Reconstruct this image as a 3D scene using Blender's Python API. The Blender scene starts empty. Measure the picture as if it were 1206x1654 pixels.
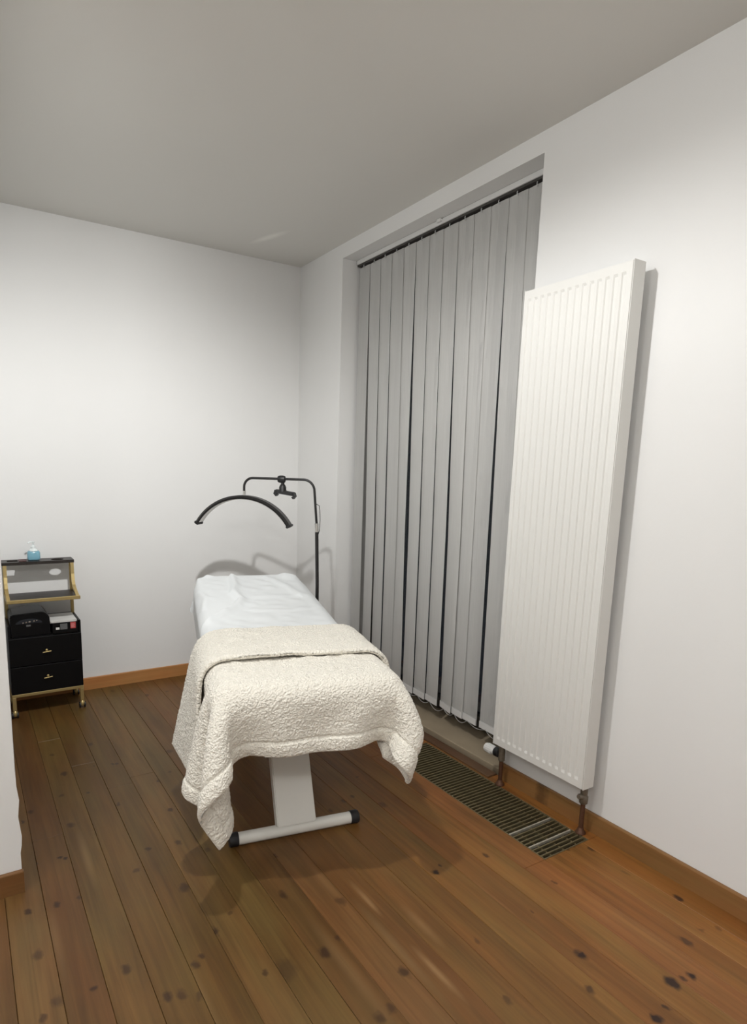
import bpy, bmesh, math, random
import numpy as np
from mathutils import Vector, Matrix

random.seed(7)
scene = bpy.context.scene
COL = scene.collection
PI = math.pi

# ------------------------------------------------------------------ camera
W_PX, H_PX = 1206, 1654
F_PX, CX, CY = 990.40, 545.72, 926.03
YAW, PITCH, ROLL = 0.5525, -0.1669, 0.0252
CAM = Vector((-1.9497, -0.1206, 1.3142))
cam_data = bpy.data.cameras.new('camera')
cam = bpy.data.objects.new('camera', cam_data)
COL.objects.link(cam)
fw = Vector((math.sin(YAW) * math.cos(PITCH), math.cos(YAW) * math.cos(PITCH), math.sin(PITCH)))
rt = Vector((math.cos(YAW), -math.sin(YAW), 0))
up = rt.cross(fw)
r2 = math.cos(ROLL) * rt + math.sin(ROLL) * up
u2 = -math.sin(ROLL) * rt + math.cos(ROLL) * up
m3 = Matrix((r2, u2, -fw)).transposed()
cam.matrix_world = Matrix.Translation(CAM) @ m3.to_4x4()
cam_data.sensor_fit = 'AUTO'
cam_data.sensor_width = 36.0
cam_data.lens = F_PX / H_PX * 36.0
cam_data.shift_x = (W_PX / 2 - CX) / H_PX
cam_data.shift_y = (CY - H_PX / 2) / H_PX
cam_data.clip_start = 0.02
scene.camera = cam

# ------------------------------------------------------------------ world, lights, exposure
world = bpy.data.worlds.new('night_sky')
scene.world = world
world.use_nodes = True
world.node_tree.nodes['Background'].inputs[0].default_value = (0.004, 0.005, 0.008, 1)
world.node_tree.nodes['Background'].inputs[1].default_value = 1.0
scene.view_settings.view_transform = 'Standard'
scene.view_settings.look = 'None'
scene.view_settings.exposure = 0.0
scene.view_settings.gamma = 1.0
scene.view_settings.use_curve_mapping = False
LAMPS = [((-1.452, 1.435, 2.500), 0.050, 67.0),      # above the foot of the bed
         ((-1.75, -0.95, 2.520), 0.19, 22.0), ((-2.85, -0.70, 2.520), 0.19, 34.0), ((-3.40, 0.65, 2.520), 0.19, 29.0)]  # added fill lamps, all unseen
LAMP_COL = (1.0, 0.995, 0.98)
def spot(loc, rad, power, size, blend, aim=None):
    ld = bpy.data.lights.new('ceiling_or_fill_light', 'SPOT' if size else 'POINT')
    ld.shadow_soft_size = rad
    if size:
        ld.spot_size = math.radians(size)
        ld.spot_blend = blend
    ld.energy = power
    ld.color = LAMP_COL
    lo = bpy.data.objects.new('ceiling_or_fill_light', ld)
    lo.location = loc
    if aim is not None:
        lo.rotation_euler = (Vector(aim) - Vector(loc)).to_track_quat('-Z', 'Y').to_euler()
    COL.objects.link(lo)
spot((-1.452, 1.435, 2.438), .036, LAMPS[0][2], 179, .42)          # downlight, its rim cuts it off near the horizontal
for p, rad, power in LAMPS[1:]:                                   # unseen fill lamps, added to soften shadows and brighten the room
    spot((p[0], p[1], p[2] - .12), .17, power, 0, 0)
spot((-1.452, 1.435, 2.438), .036, 84.0, 84, 1.0, aim=(-1.36, 3.588, 1.22))   # extra spot added at the downlight to brighten the back wall

# ------------------------------------------------------------------ helpers
def lin(r, g, b):
    f = lambda c: (c / 255 / 12.92) if c / 255 <= 0.04045 else ((c / 255 + 0.055) / 1.055) ** 2.4
    return (f(r), f(g), f(b), 1)

def new_mat(name):
    m = bpy.data.materials.new(name)
    m.use_nodes = True
    nt = m.node_tree
    b = nt.nodes['Principled BSDF']
    return m, nt, b

def N(nt, typ, **kw):
    n = nt.nodes.new(typ)
    for k, v in kw.items():
        setattr(n, k, v)
    return n

def plain(name, col, rough=0.5, metal=0.0, spec=0.5, noise=0.0, scale=40.0, bump=0.0, bump_scale=200.0, stretch=(1, 1, 1), coat=0.0):
    m, nt, b = new_mat(name)
    b.inputs['Base Color'].default_value = col
    b.inputs['Roughness'].default_value = rough
    b.inputs['Metallic'].default_value = metal
    b.inputs['Specular IOR Level'].default_value = spec
    b.inputs['Coat Weight'].default_value = coat
    tc = N(nt, 'ShaderNodeTexCoord')
    mp = N(nt, 'ShaderNodeMapping')
    mp.inputs['Scale'].default_value = stretch
    nt.links.new(tc.outputs['Object'], mp.inputs['Vector'])
    if noise > 0:
        nz = N(nt, 'ShaderNodeTexNoise')
        nz.inputs['Scale'].default_value = scale
        nz.inputs['Detail'].default_value = 4
        nt.links.new(mp.outputs[0], nz.inputs['Vector'])
        mix = N(nt, 'ShaderNodeMix', data_type='RGBA')
        mix.inputs['A'].default_value = tuple(c * (1 - noise) for c in col[:3]) + (1,)
        mix.inputs['B'].default_value = tuple(min(1, c * (1 + noise)) for c in col[:3]) + (1,)
        nt.links.new(nz.outputs['Fac'], mix.inputs['Factor'])
        nt.links.new(mix.outputs['Result'], b.inputs['Base Color'])
    if bump > 0:
        nb = N(nt, 'ShaderNodeTexNoise')
        nb.inputs['Scale'].default_value = bump_scale
        nb.inputs['Detail'].default_value = 3
        nt.links.new(mp.outputs[0], nb.inputs['Vector'])
        bp = N(nt, 'ShaderNodeBump')
        bp.inputs['Strength'].default_value = bump
        bp.inputs['Distance'].default_value = 0.002
        nt.links.new(nb.outputs['Fac'], bp.inputs['Height'])
        nt.links.new(bp.outputs[0], b.inputs['Normal'])
    return m

def world_loc(o):
    v = Vector((0, 0, 0))
    while o is not None:
        v += o.location
        o = o.parent
    return v

def obj(name, bm, mat, parent=None, smooth=False, loc=None):
    """one mesh object from a bmesh built in world coordinates"""
    base = world_loc(parent) if parent is not None else Vector((0, 0, 0))
    off = base + (Vector(loc) if loc is not None else Vector((0, 0, 0)))
    bmesh.ops.recalc_face_normals(bm, faces=bm.faces)
    if off.length > 0:
        bmesh.ops.translate(bm, verts=bm.verts, vec=-off)
    me = bpy.data.meshes.new(name)
    bm.to_mesh(me)
    bm.free()
    if smooth:
        me.polygons.foreach_set('use_smooth', [True] * len(me.polygons))
        try:
            me.set_sharp_from_angle(angle=math.radians(40))
        except Exception:
            pass
    o = bpy.data.objects.new(name, me)
    COL.objects.link(o)
    if parent is not None:
        o.parent = parent
    if loc is not None:
        o.location = loc
    if mat is not None:
        me.materials.append(mat)
    return o

def tag(o, label=None, cat=None, group=None, kind=None):
    if label: o['label'] = label
    if cat: o['category'] = cat
    if group: o['group'] = group
    if kind: o['kind'] = kind
    return o

def thing(name, label, cat, loc, group=None):
    o = bpy.data.objects.new(name, None)
    o.empty_display_size = 0.05
    o.location = loc
    COL.objects.link(o)
    return tag(o, label, cat, group)

def box(bm, a, b, bevel=0.0, seg=2, top_only=False):
    x0, y0, z0 = (min(a[i], b[i]) for i in range(3))
    x1, y1, z1 = (max(a[i], b[i]) for i in range(3))
    vs = [bm.verts.new((x, y, z)) for z in (z0, z1) for y in (y0, y1) for x in (x0, x1)]
    idx = [(0, 2, 3, 1), (4, 5, 7, 6), (0, 1, 5, 4), (1, 3, 7, 5), (3, 2, 6, 7), (2, 0, 4, 6)]
    fs = [bm.faces.new([vs[i] for i in q]) for q in idx]
    if bevel > 0:
        es = list({e for f in fs for e in f.edges})
        if top_only:
            es = [e for e in es if all(v.co.z > z1 - 1e-6 for v in e.verts)]
        bmesh.ops.bevel(bm, geom=es, offset=bevel, segments=seg, affect='EDGES', profile=0.5)
    return bm

def BM():
    return bmesh.new()

def bbox(a, b, bevel=0.0, seg=2, top_only=False):
    return box(BM(), a, b, bevel, seg, top_only)

def frames(path):
    P = [Vector(p) for p in path]
    T = []
    for i in range(len(P)):
        a = P[max(i - 1, 0)]
        b = P[min(i + 1, len(P) - 1)]
        T.append((b - a).normalized())
    n = T[0].orthogonal().normalized()
    out = []
    for i in range(len(P)):
        if i:
            q = T[i - 1].rotation_difference(T[i])
            n = (q @ n)
        n = (n - T[i] * n.dot(T[i])).normalized()
        out.append((P[i], n, T[i].cross(n)))
    return out

def tube(bm, path, r, seg=12, cap=True):
    fr = frames(path)
    rs = r if isinstance(r, (list, tuple)) else [r] * len(fr)
    rings = [[bm.verts.new(p + (n * math.cos(2 * PI * k / seg) + b * math.sin(2 * PI * k / seg)) * rs[i]) for k in range(seg)] for i, (p, n, b) in enumerate(fr)]
    for i in range(len(rings) - 1):
        for k in range(seg):
            bm.faces.new((rings[i][k], rings[i][(k + 1) % seg], rings[i + 1][(k + 1) % seg], rings[i + 1][k]))
    if cap:
        bm.faces.new(rings[0][::-1])
        bm.faces.new(rings[-1])
    return bm

def strip(bm, path, side, w, h):
    """rectangular bar along a path; side is the width direction"""
    P = [Vector(p) for p in path]
    side = Vector(side).normalized()
    rings = []
    for i, p in enumerate(P):
        t = (P[min(i + 1, len(P) - 1)] - P[max(i - 1, 0)]).normalized()
        nn = t.cross(side).normalized()
        rings.append([bm.verts.new(p + side * (a * w / 2) + nn * (c * h / 2)) for a, c in ((-1, -1), (1, -1), (1, 1), (-1, 1))])
    for i in range(len(rings) - 1):
        for k in range(4):
            bm.faces.new((rings[i][k], rings[i][(k + 1) % 4], rings[i + 1][(k + 1) % 4], rings[i + 1][k]))
    bm.faces.new(rings[0][::-1])
    bm.faces.new(rings[-1])
    return bm

def lathe(bm, prof, origin=(0, 0, 0), axis=(0, 0, 1), seg=24):
    ax = Vector(axis).normalized()
    n = ax.orthogonal().normalized()
    b = ax.cross(n)
    o = Vector(origin)
    rings = []
    for r, h in prof:
        rings.append([bm.verts.new(o + ax * h + (n * math.cos(2 * PI * k / seg) + b * math.sin(2 * PI * k / seg)) * max(r, 1e-5)) for k in range(seg)])
    for i in range(len(rings) - 1):
        for k in range(seg):
            bm.faces.new((rings[i][k], rings[i][(k + 1) % seg], rings[i + 1][(k + 1) % seg], rings[i + 1][k]))
    bm.faces.new(rings[0][::-1])
    bm.faces.new(rings[-1])
    return bm

def prism(bm, pts, vec):
    vec = Vector(vec)
    a = [bm.verts.new(p) for p in pts]
    b = [bm.verts.new(Vector(p) + vec) for p in pts]
    n = len(a)
    bm.faces.new(a[::-1])
    bm.faces.new(b)
    for i in range(n):
        bm.faces.new((a[i], a[(i + 1) % n], b[(i + 1) % n], b[i]))
    return bm

def arc(c, a0, a1, r, u, v, n=8):
    c, u, v = Vector(c), Vector(u), Vector(v)
    return [c + u * (r * math.cos(a0 + (a1 - a0) * i / n)) + v * (r * math.sin(a0 + (a1 - a0) * i / n)) for i in range(n + 1)]

# ------------------------------------------------------------------ materials
WALL = plain('white_wall_paint', (0.80, 0.80, 0.79, 1), 0.75, noise=0.015, scale=3.0, bump=0.12, bump_scale=60, spec=0.25)
# ceiling paint with one paler narrow streak near the back corner
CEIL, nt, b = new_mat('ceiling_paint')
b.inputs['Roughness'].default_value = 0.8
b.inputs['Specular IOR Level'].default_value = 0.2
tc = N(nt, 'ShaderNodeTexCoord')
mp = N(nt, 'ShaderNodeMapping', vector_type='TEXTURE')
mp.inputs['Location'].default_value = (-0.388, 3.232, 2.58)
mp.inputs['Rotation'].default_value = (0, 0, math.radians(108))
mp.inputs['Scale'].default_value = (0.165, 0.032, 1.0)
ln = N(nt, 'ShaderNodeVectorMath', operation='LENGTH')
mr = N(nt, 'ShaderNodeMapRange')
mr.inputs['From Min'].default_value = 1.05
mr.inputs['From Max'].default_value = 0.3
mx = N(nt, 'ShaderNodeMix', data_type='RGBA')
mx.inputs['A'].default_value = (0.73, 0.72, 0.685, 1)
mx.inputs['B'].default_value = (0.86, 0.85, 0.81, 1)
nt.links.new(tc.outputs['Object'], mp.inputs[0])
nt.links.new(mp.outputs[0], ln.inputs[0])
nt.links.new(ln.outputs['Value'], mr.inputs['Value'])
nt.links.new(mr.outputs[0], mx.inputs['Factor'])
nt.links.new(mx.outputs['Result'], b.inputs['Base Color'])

RAD_WHITE = plain('radiator_enamel', (0.75, 0.745, 0.715, 1), 0.35, spec=0.4, noise=0.01, scale=8)
BED_WHITE = plain('bed_powder_coat', (0.76, 0.75, 0.70, 1), 0.4, noise=0.02, scale=20)
RUBBER = plain('black_rubber', (0.012, 0.012, 0.014, 1), 0.55, noise=0.2, scale=50)
VINYL = plain('white_vinyl', (0.75, 0.75, 0.73, 1), 0.45, noise=0.02, scale=30)
BLACK_METAL = plain('black_coated_metal', (0.012, 0.011, 0.011, 1), 0.38, noise=0.2, scale=60)
BLACK_PLASTIC = plain('black_plastic', (0.010, 0.010, 0.011, 1), 0.45, noise=0.2, scale=60)
CHROME = plain('chrome', (0.75, 0.74, 0.72, 1), 0.22, metal=1.0, noise=0.03, scale=30)
DIFFUSER = plain('frosted_diffuser', (0.78, 0.77, 0.74, 1), 0.5, noise=0.02, scale=40)
GOLD = plain('brushed_gold', (0.52, 0.40, 0.18, 1), 0.38, metal=0.75, noise=0.08, scale=60)
BLACK_LACQUER = plain('black_lacquer', (0.004, 0.004, 0.0045, 1), 0.38, noise=0.1, scale=20, spec=0.18)
BROWN_BLACK = plain('brown_black_board', (0.020, 0.015, 0.013, 1), 0.4, noise=0.2, scale=20)
SHEET = plain('white_cotton_sheet', (0.80, 0.825, 0.835, 1), 0.85, noise=0.012, scale=6, bump=0.15, bump_scale=350, spec=0.15)
BRASS = plain('aged_brass_bar', (0.23, 0.19, 0.105, 1), 0.42, metal=0.6, noise=0.35, scale=35)
GLEAM_BAR = plain('painted_gleam_bar', (0.52, 0.48, 0.40, 1), 0.4, metal=0.4, noise=0.3, scale=35)  # gleam on the grate bars, put into a paler colour
PIT = plain('dark_pit', (0.012, 0.010, 0.008, 1), 0.9, noise=0.3, scale=30)
COPPER = plain('tarnished_copper', (0.13, 0.062, 0.036, 1), 0.5, metal=0.5, noise=0.4, scale=60)
FITTING = plain('grey_brass_fitting', (0.20, 0.17, 0.13, 1), 0.5, metal=0.6, noise=0.3, scale=80)
PAPER = plain('white_paper', (0.72, 0.71, 0.68, 1), 0.8, noise=0.03, scale=30)
RED = plain('red_label', (0.48, 0.07, 0.07, 1), 0.55, noise=0.25, scale=140)
DARK_RED = plain('dark_red_card', (0.075, 0.022, 0.022, 1), 0.5, noise=0.2, scale=60)
GREY_PRINT = plain('grey_print', (0.11, 0.11, 0.11, 1), 0.6, noise=0.7, scale=220)
SILL = plain('worn_beige_sill', (0.36, 0.29, 0.20, 1), 0.7, noise=0.22, scale=7, bump=0.2, bump_scale=50)
BLIND = plain('grey_blind_fabric', (0.86, 0.855, 0.835, 1), 0.85, noise=0.07, scale=1.0, stretch=(160, 160, 2.5), spec=0.2)
RAIL = plain('white_aluminium_rail', (0.70, 0.70, 0.69, 1), 0.35, noise=0.02, scale=30)
WEIGHT = plain('pale_weight_plate', (0.80, 0.80, 0.79, 1), 0.5, noise=0.03, scale=30)
TRACK = plain('dark_rail_slot', (0.05, 0.046, 0.042, 1), 0.6, noise=0.2, scale=30)
HOOK = plain('clear_plastic_hook', (0.55, 0.55, 0.54, 1), 0.4, noise=0.05, scale=60)
WIN_FRAME = plain('window_frame_paint', (0.05, 0.045, 0.04, 1), 0.5, noise=0.1, scale=30)

GLASS, nt, b = new_mat('window_glass')
b.inputs['Base Color'].default_value = (0.9, 0.95, 0.95, 1)
b.inputs['Roughness'].default_value = 0.02
b.inputs['Transmission Weight'].default_value = 1.0
b.inputs['IOR'].default_value = 1.45
BLUE_GEL, nt, b = new_mat('blue_gel')
b.inputs['Base Color'].default_value = (0.30, 0.60, 0.74, 1)
b.inputs['Roughness'].default_value = 0.15
b.inputs['Transmission Weight'].default_value = 0.35
CLEAR_WHITE = plain('white_pump_plastic', (0.78, 0.84, 0.84, 1), 0.35, noise=0.02, scale=60)
SMOKED, nt, b = new_mat('smoked_acrylic')
b.inputs['Base Color'].default_value = (0.45, 0.42, 0.40, 1)
b.inputs['Roughness'].default_value = 0.08
b.inputs['Transmission Weight'].default_value = 0.9
b.inputs['IOR'].default_value = 1.2
GLOW, nt, b = new_mat('lamp_diffuser')
b.inputs['Emission Color'].default_value = LAMP_COL + (1,)
b.inputs['Emission Strength'].default_value = 6.0

def fleece_mat():
    m, nt, b = new_mat('cream_fleece')
    b.inputs['Roughness'].default_value = 0.95
    b.inputs['Specular IOR Level'].default_value = 0.1
    b.inputs['Sheen Weight'].default_value = 0.25
    b.inputs['Sheen Roughness'].default_value = 0.6
    tc = N(nt, 'ShaderNodeTexCoord')
    vo = N(nt, 'ShaderNodeTexVoronoi', feature='SMOOTH_F1')
    vo.inputs['Scale'].default_value = 190
    nz = N(nt, 'ShaderNodeTexNoise')
    nz.inputs['Scale'].default_value = 90
    nz.inputs['Detail'].default_value = 5
    nt.links.new(tc.outputs['Object'], vo.inputs['Vector'])
    nt.links.new(tc.outputs['Object'], nz.inputs['Vector'])
    mix = N(nt, 'ShaderNodeMix', data_type='RGBA')
    mix.inputs['A'].default_value = (0.88, 0.845, 0.76, 1)
    mix.inputs['B'].default_value = (0.82, 0.78, 0.69, 1)
    nt.links.new(nz.outputs['Fac'], mix.inputs['Factor'])
    nt.links.new(mix.outputs['Result'], b.inputs['Base Color'])
    ad = N(nt, 'ShaderNodeMath', operation='ADD')
    nt.links.new(vo.outputs['Distance'], ad.inputs[0])
    nt.links.new(nz.outputs['Fac'], ad.inputs[1])
    bp = N(nt, 'ShaderNodeBump')
    bp.inputs['Strength'].default_value = 0.8
    bp.inputs['Distance'].default_value = 0.006
    nt.links.new(ad.outputs[0], bp.inputs['Height'])
    nt.links.new(bp.outputs[0], b.inputs['Normal'])
    return m
FLEECE = fleece_mat()

# pine boards: grain, broad tone drift, and the knots each board carries
def wood_mat(name, light, dark, knots=(), seed=0.0, axis='Y', rough=0.42):
    m, nt, b = new_mat(name)
    tc = N(nt, 'ShaderNodeTexCoord')
    src = tc.outputs['Object']
    if axis == 'X':
        sx = N(nt, 'ShaderNodeMapping')
        sx.inputs['Rotation'].default_value = (0, 0, PI / 2)
        nt.links.new(src, sx.inputs[0])
        src = sx.outputs[0]
    mp = N(nt, 'ShaderNodeMapping')
    mp.inputs['Location'].default_value = (seed * 3.1, seed * 7.7, seed)
    mp.inputs['Scale'].default_value = (62, 2.2, 62)
    nt.links.new(src, mp.inputs[0])
    g = N(nt, 'ShaderNodeTexNoise')
    g.inputs['Scale'].default_value = 1.0
    g.inputs['Detail'].default_value = 5
    g.inputs['Roughness'].default_value = 0.6
    g.inputs['Distortion'].default_value = 0.7
    nt.links.new(mp.outputs[0], g.inputs['Vector'])
    mp2 = N(nt, 'ShaderNodeMapping')
    mp2.inputs['Location'].default_value = (seed * 1.7, seed * 2.3, 0)
    mp2.inputs['Scale'].default_value = (9, 1.6, 9)
    nt.links.new(src, mp2.inputs[0])
    l = N(nt, 'ShaderNodeTexNoise')
    l.inputs['Scale'].default_value = 1.0
    l.inputs['Detail'].default_value = 3
    nt.links.new(mp2.outputs[0], l.inputs['Vector'])
    a1 = N(nt, 'ShaderNodeMath', operation='MULTIPLY')
    a1.inputs[1].default_value = 0.55
    nt.links.new(g.outputs['Fac'], a1.inputs[0])
    a2 = N(nt, 'ShaderNodeMath', operation='MULTIPLY_ADD')
    a2.inputs[1].default_value = 0.55
    nt.links.new(l.outputs['Fac'], a2.inputs[0])
    nt.links.new(a1.outputs[0], a2.inputs[2])
    mr = N(nt, 'ShaderNodeMapRange')
    mr.inputs['From Min'].default_value = 0.34
    mr.inputs['From Max'].default_value = 0.76
    nt.links.new(a2.outputs[0], mr.inputs['Value'])
    mix = N(nt, 'ShaderNodeMix', data_type='RGBA')
    mix.inputs['A'].default_value = dark
    mix.inputs['B'].default_value = light
    nt.links.new(mr.outputs[0], mix.inputs['Factor'])
    col = mix.outputs['Result']
    # broad worn, greyer patches
    w = N(nt, 'ShaderNodeTexNoise')
    w.inputs['Scale'].default_value = 2.1
    w.inputs['Detail'].default_value = 3
    nt.links.new(src, w.inputs['Vector'])
    wr = N(nt, 'ShaderNodeMapRange')
    wr.inputs['From Min'].default_value = 0.46
    wr.inputs['From Max'].default_value = 0.72
    wr.inputs['To Max'].default_value = 0.5
    nt.links.new(w.outputs['Fac'], wr.inputs['Value'])
    wm = N(nt, 'ShaderNodeMix', data_type='RGBA')
    nt.links.new(wr.outputs[0], wm.inputs['Factor'])
    nt.links.new(col, wm.inputs['A'])
    wm.inputs['B'].default_value = (light[0] * 0.88, light[1] * 0.95, light[2] * 1.0, 1)
    col = wm.outputs['Result']
    # reddish and olive drift along the board
    hp_ = N(nt, 'ShaderNodeMapping')
    hp_.inputs['Location'].default_value = (seed * 5.3, seed * 1.1, 0)
    hp_.inputs['Scale'].default_value = (14, 3.0, 14)
    nt.links.new(src, hp_.inputs[0])
    hn = N(nt, 'ShaderNodeTexNoise')
    hn.inputs['Scale'].default_value = 1.0
    hn.inputs['Detail'].default_value = 4
    nt.links.new(hp_.outputs[0], hn.inputs['Vector'])
    hr = N(nt, 'ShaderNodeMapRange')
    hr.inputs['From Min'].default_value = 0.35
    hr.inputs['From Max'].default_value = 0.65
    nt.links.new(hn.outputs['Fac'], hr.inputs['Value'])
    hc = N(nt, 'ShaderNodeMix', data_type='RGBA')
    hc.inputs['A'].default_value = (1.06, 0.97, 0.92, 1)
    hc.inputs['B'].default_value = (0.96, 1.02, 1.0, 1)
    nt.links.new(hr.outputs[0], hc.inputs['Factor'])
    hm = N(nt, 'ShaderNodeMix', data_type='RGBA', blend_type='MULTIPLY')
    hm.inputs['Factor'].default_value = 1.0
    nt.links.new(col, hm.inputs['A'])
    nt.links.new(hc.outputs['Result'], hm.inputs['B'])
    col = hm.outputs['Result']
    worn = [q for q in knots if q[4] < 0]
    knots = [q for q in knots if q[4] > 0]
    for kx, ky, rx, ry, s in worn:            # pale scuffs where the varnish has gone
        q = N(nt, 'ShaderNodeVectorMath', operation='MULTIPLY_ADD')
        q.inputs[1].default_value = (1 / rx, 1 / ry, 0)
        q.inputs[2].default_value = (-kx / rx, -ky / ry, 0)
        nt.links.new(tc.outputs['Object'], q.inputs[0])
        le = N(nt, 'ShaderNodeVectorMath', operation='LENGTH')
        nt.links.new(q.outputs[0], le.inputs[0])
        ad = N(nt, 'ShaderNodeMath', operation='MULTIPLY_ADD')
        ad.inputs[1].default_value = 1.6
        ad.inputs[2].default_value = -.8
        nt.links.new(g.outputs['Fac'], ad.inputs[0])
        ae = N(nt, 'ShaderNodeMath', operation='ADD')
        nt.links.new(ad.outputs[0], ae.inputs[0])
        nt.links.new(le.outputs['Value'], ae.inputs[1])
        kr = N(nt, 'ShaderNodeMapRange')
        kr.inputs['From Min'].default_value = 1.2
        kr.inputs['From Max'].default_value = 0.2
        kr.inputs['To Max'].default_value = -s
        nt.links.new(ae.outputs[0], kr.inputs['Value'])
        km = N(nt, 'ShaderNodeMix', data_type='RGBA')
        nt.links.new(kr.outputs[0], km.inputs['Factor'])
        nt.links.new(col, km.inputs['A'])
        km.inputs['B'].default_value = lin(172, 138, 96)
        col = km.outputs['Result']
    if knots:
        d = N(nt, 'ShaderNodeTexNoise')
        d.inputs['Scale'].default_value = 38
        nt.links.new(tc.outputs['Object'], d.inputs['Vector'])
        dv = N(nt, 'ShaderNodeVectorMath', operation='MULTIPLY_ADD')
        dv.inputs[1].default_value = (0.020, 0.034, 0)
        nt.links.new(d.outputs['Color'], dv.inputs[0])
        nt.links.new(tc.outputs['Object'], dv.inputs[2])
        last = None
        for kx, ky, rx, ry, s in knots:
            q = N(nt, 'ShaderNodeVectorMath', operation='MULTIPLY_ADD')
            q.inputs[1].default_value = (1 / rx, 1 / ry, 0)
            q.inputs[2].default_value = (-(kx + 0.010) / rx, -(ky + 0.017) / ry, 0)
            nt.links.new(dv.outputs[0], q.inputs[0])
            le = N(nt, 'ShaderNodeVectorMath', operation='LENGTH')
            nt.links.new(q.outputs[0], le.inputs[0])
            kr = N(nt, 'ShaderNodeMapRange')
            kr.inputs['From Min'].default_value = 1.25
            kr.inputs['From Max'].default_value = 0.55
            kr.inputs['To Max'].default_value = s
            nt.links.new(le.outputs['Value'], kr.inputs['Value'])
            if last is None:
                last = kr.outputs[0]
            else:
                mxn = N(nt, 'ShaderNodeMath', operation='MAXIMUM')
                nt.links.new(last, mxn.inputs[0])
                nt.links.new(kr.outputs[0], mxn.inputs[1])
                last = mxn.outputs[0]
        km = N(nt, 'ShaderNodeMix', data_type='RGBA')
        nt.links.new(last, km.inputs['Factor'])
        nt.links.new(col, km.inputs['A'])
        km.inputs['B'].default_value = (0.026, 0.010, 0.006, 1)
        col = km.outputs['Result']
    nt.links.new(col, b.inputs['Base Color'])
    b.inputs['Roughness'].default_value = rough
    b.inputs['Specular IOR Level'].default_value = 0.35
    bp = N(nt, 'ShaderNodeBump')
    bp.inputs['Strength'].default_value = 0.12
    bp.inputs['Distance'].default_value = 0.001
    nt.links.new(g.outputs['Fac'], bp.inputs['Height'])
    nt.links.new(bp.outputs[0], b.inputs['Normal'])
    return m

# ------------------------------------------------------------------ room shell
D, H = 3.588, 2.581            # back wall, ceiling height
XL, YB = -4.3, -2.9            # far left and the wall behind the camera
PX, PY = -1.862, 1.844         # corner of the projecting wall on the left
RY0, RY1, RZ = 1.645, 3.075, 2.504   # window recess
RX = 0.26                      # recess depth
GX0, GX1, GY0, GY1 = -0.303, -0.064, 1.138, 2.062   # floor grate opening

def struct(name, bm, mat, parent=None):
    o = obj(name, bm, mat, parent)
    if parent is None:
        o['kind'] = 'structure'
    return o

bm = BM()
box(bm, (0, YB - .1, -.1), (0.3, RY0, H))
box(bm, (0, RY1, -.1), (0.3, D + .1, H))
box(bm, (0, RY0, RZ), (0.3, RY1, H))
struct('wall_right', bm, WALL)
struct('wall_back', bbox((PX - .02, D, -.1), (0, D + .1, H)), WALL)
# projecting wall: its lower corner has chipped, uneven plaster
bm = BM()
zs = [0, .05, .09, .12, .15, .18, .21, .24, .27, .30, .34, .40, .6, H]
jig = [0, .001, .002, .001, .006, .008, .005, .001, .004, .007, .002, 0, 0, 0]
prev = None
for z, j in zip(zs, jig):
    cur = [bm.verts.new(c) for c in ((XL, PY, z), (PX + j - .002, PY, z), (PX + j * .3, PY + .012, z), (PX, D, z), (XL, D, z))]
    if prev:
        for k in range(5):
            bm.faces.new((prev[k], prev[(k + 1) % 5], cur[(k + 1) % 5], cur[k]))
    else:
        bm.faces.new(cur[::-1])
    prev = cur
bm.faces.new(prev)
struct('wall_left', bm, WALL)
struct('wall_front', bbox((XL - .1, YB - .1, -.1), (0, YB, H)), WALL)
struct('wall_far_left', bbox((XL - .1, YB, -.1), (XL, PY + .1, H)), WALL)
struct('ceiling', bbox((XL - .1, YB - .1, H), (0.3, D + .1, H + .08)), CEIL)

BASE_WOOD = wood_mat('baseboard_pine', lin(148, 108, 66), lin(122, 86, 50), seed=3.3, knots=[(-.009, 1.40, .02, .03, .5)])
BASE_WOOD_X = wood_mat('baseboard_pine_back', lin(190, 136, 84), lin(164, 112, 66), seed=5.1, axis='X')
STRIP_WOOD = wood_mat('threshold_strip_wood', lin(112, 84, 62), lin(84, 60, 42), seed=8.8)
BASE_WOOD_L = wood_mat('baseboard_pine_left', lin(128, 90, 54), lin(102, 70, 40), seed=7.4, axis='X')
def baseboard(name, a, b, mat):
    o = obj(name, bbox(a, b, .004, 2, True), mat)
    o['kind'] = 'structure'
baseboard('baseboard_right', (-.017, YB, 0), (0, RY0 - .02, .073), BASE_WOOD)
baseboard('baseboard_back', (PX, D - .015, 0), (-.001, D, .0725), BASE_WOOD_X)
baseboard('baseboard_left', (XL, PY - .016, 0), (PX + .004, PY, .0725), BASE_WOOD_L)

# recess floor (worn sill), its front strip and the window behind the blind
o = obj('trim_1', bbox((.016, RY0, -.05), (RX, RY1, .022), .004, 2, True), SILL); o['kind'] = 'structure'
o = obj('trim_2', bbox((-.058, RY0 + .01, -.004), (-.004, RY1 + .2, .008), .003, 2, True), STRIP_WOOD); o['kind'] = 'structure'
wf = BM()
for a, c in (((.235, RY0, .03), (.29, RY0 + .06, RZ)), ((.235, RY1 - .06, .03), (.29, RY1, RZ)),
             ((.235, RY0 + .06, .03), (.29, RY1 - .06, .09)), ((.235, RY0 + .06, RZ - .06), (.29, RY1 - .06, RZ))):
    box(wf, a, c, .004, 1)
win = obj('window_1', wf, WIN_FRAME); win['kind'] = 'structure'
obj('pane', bbox((.262, RY0 + .055, .085), (.268, RY1 - .055, RZ - .055)), GLASS, win)

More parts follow.
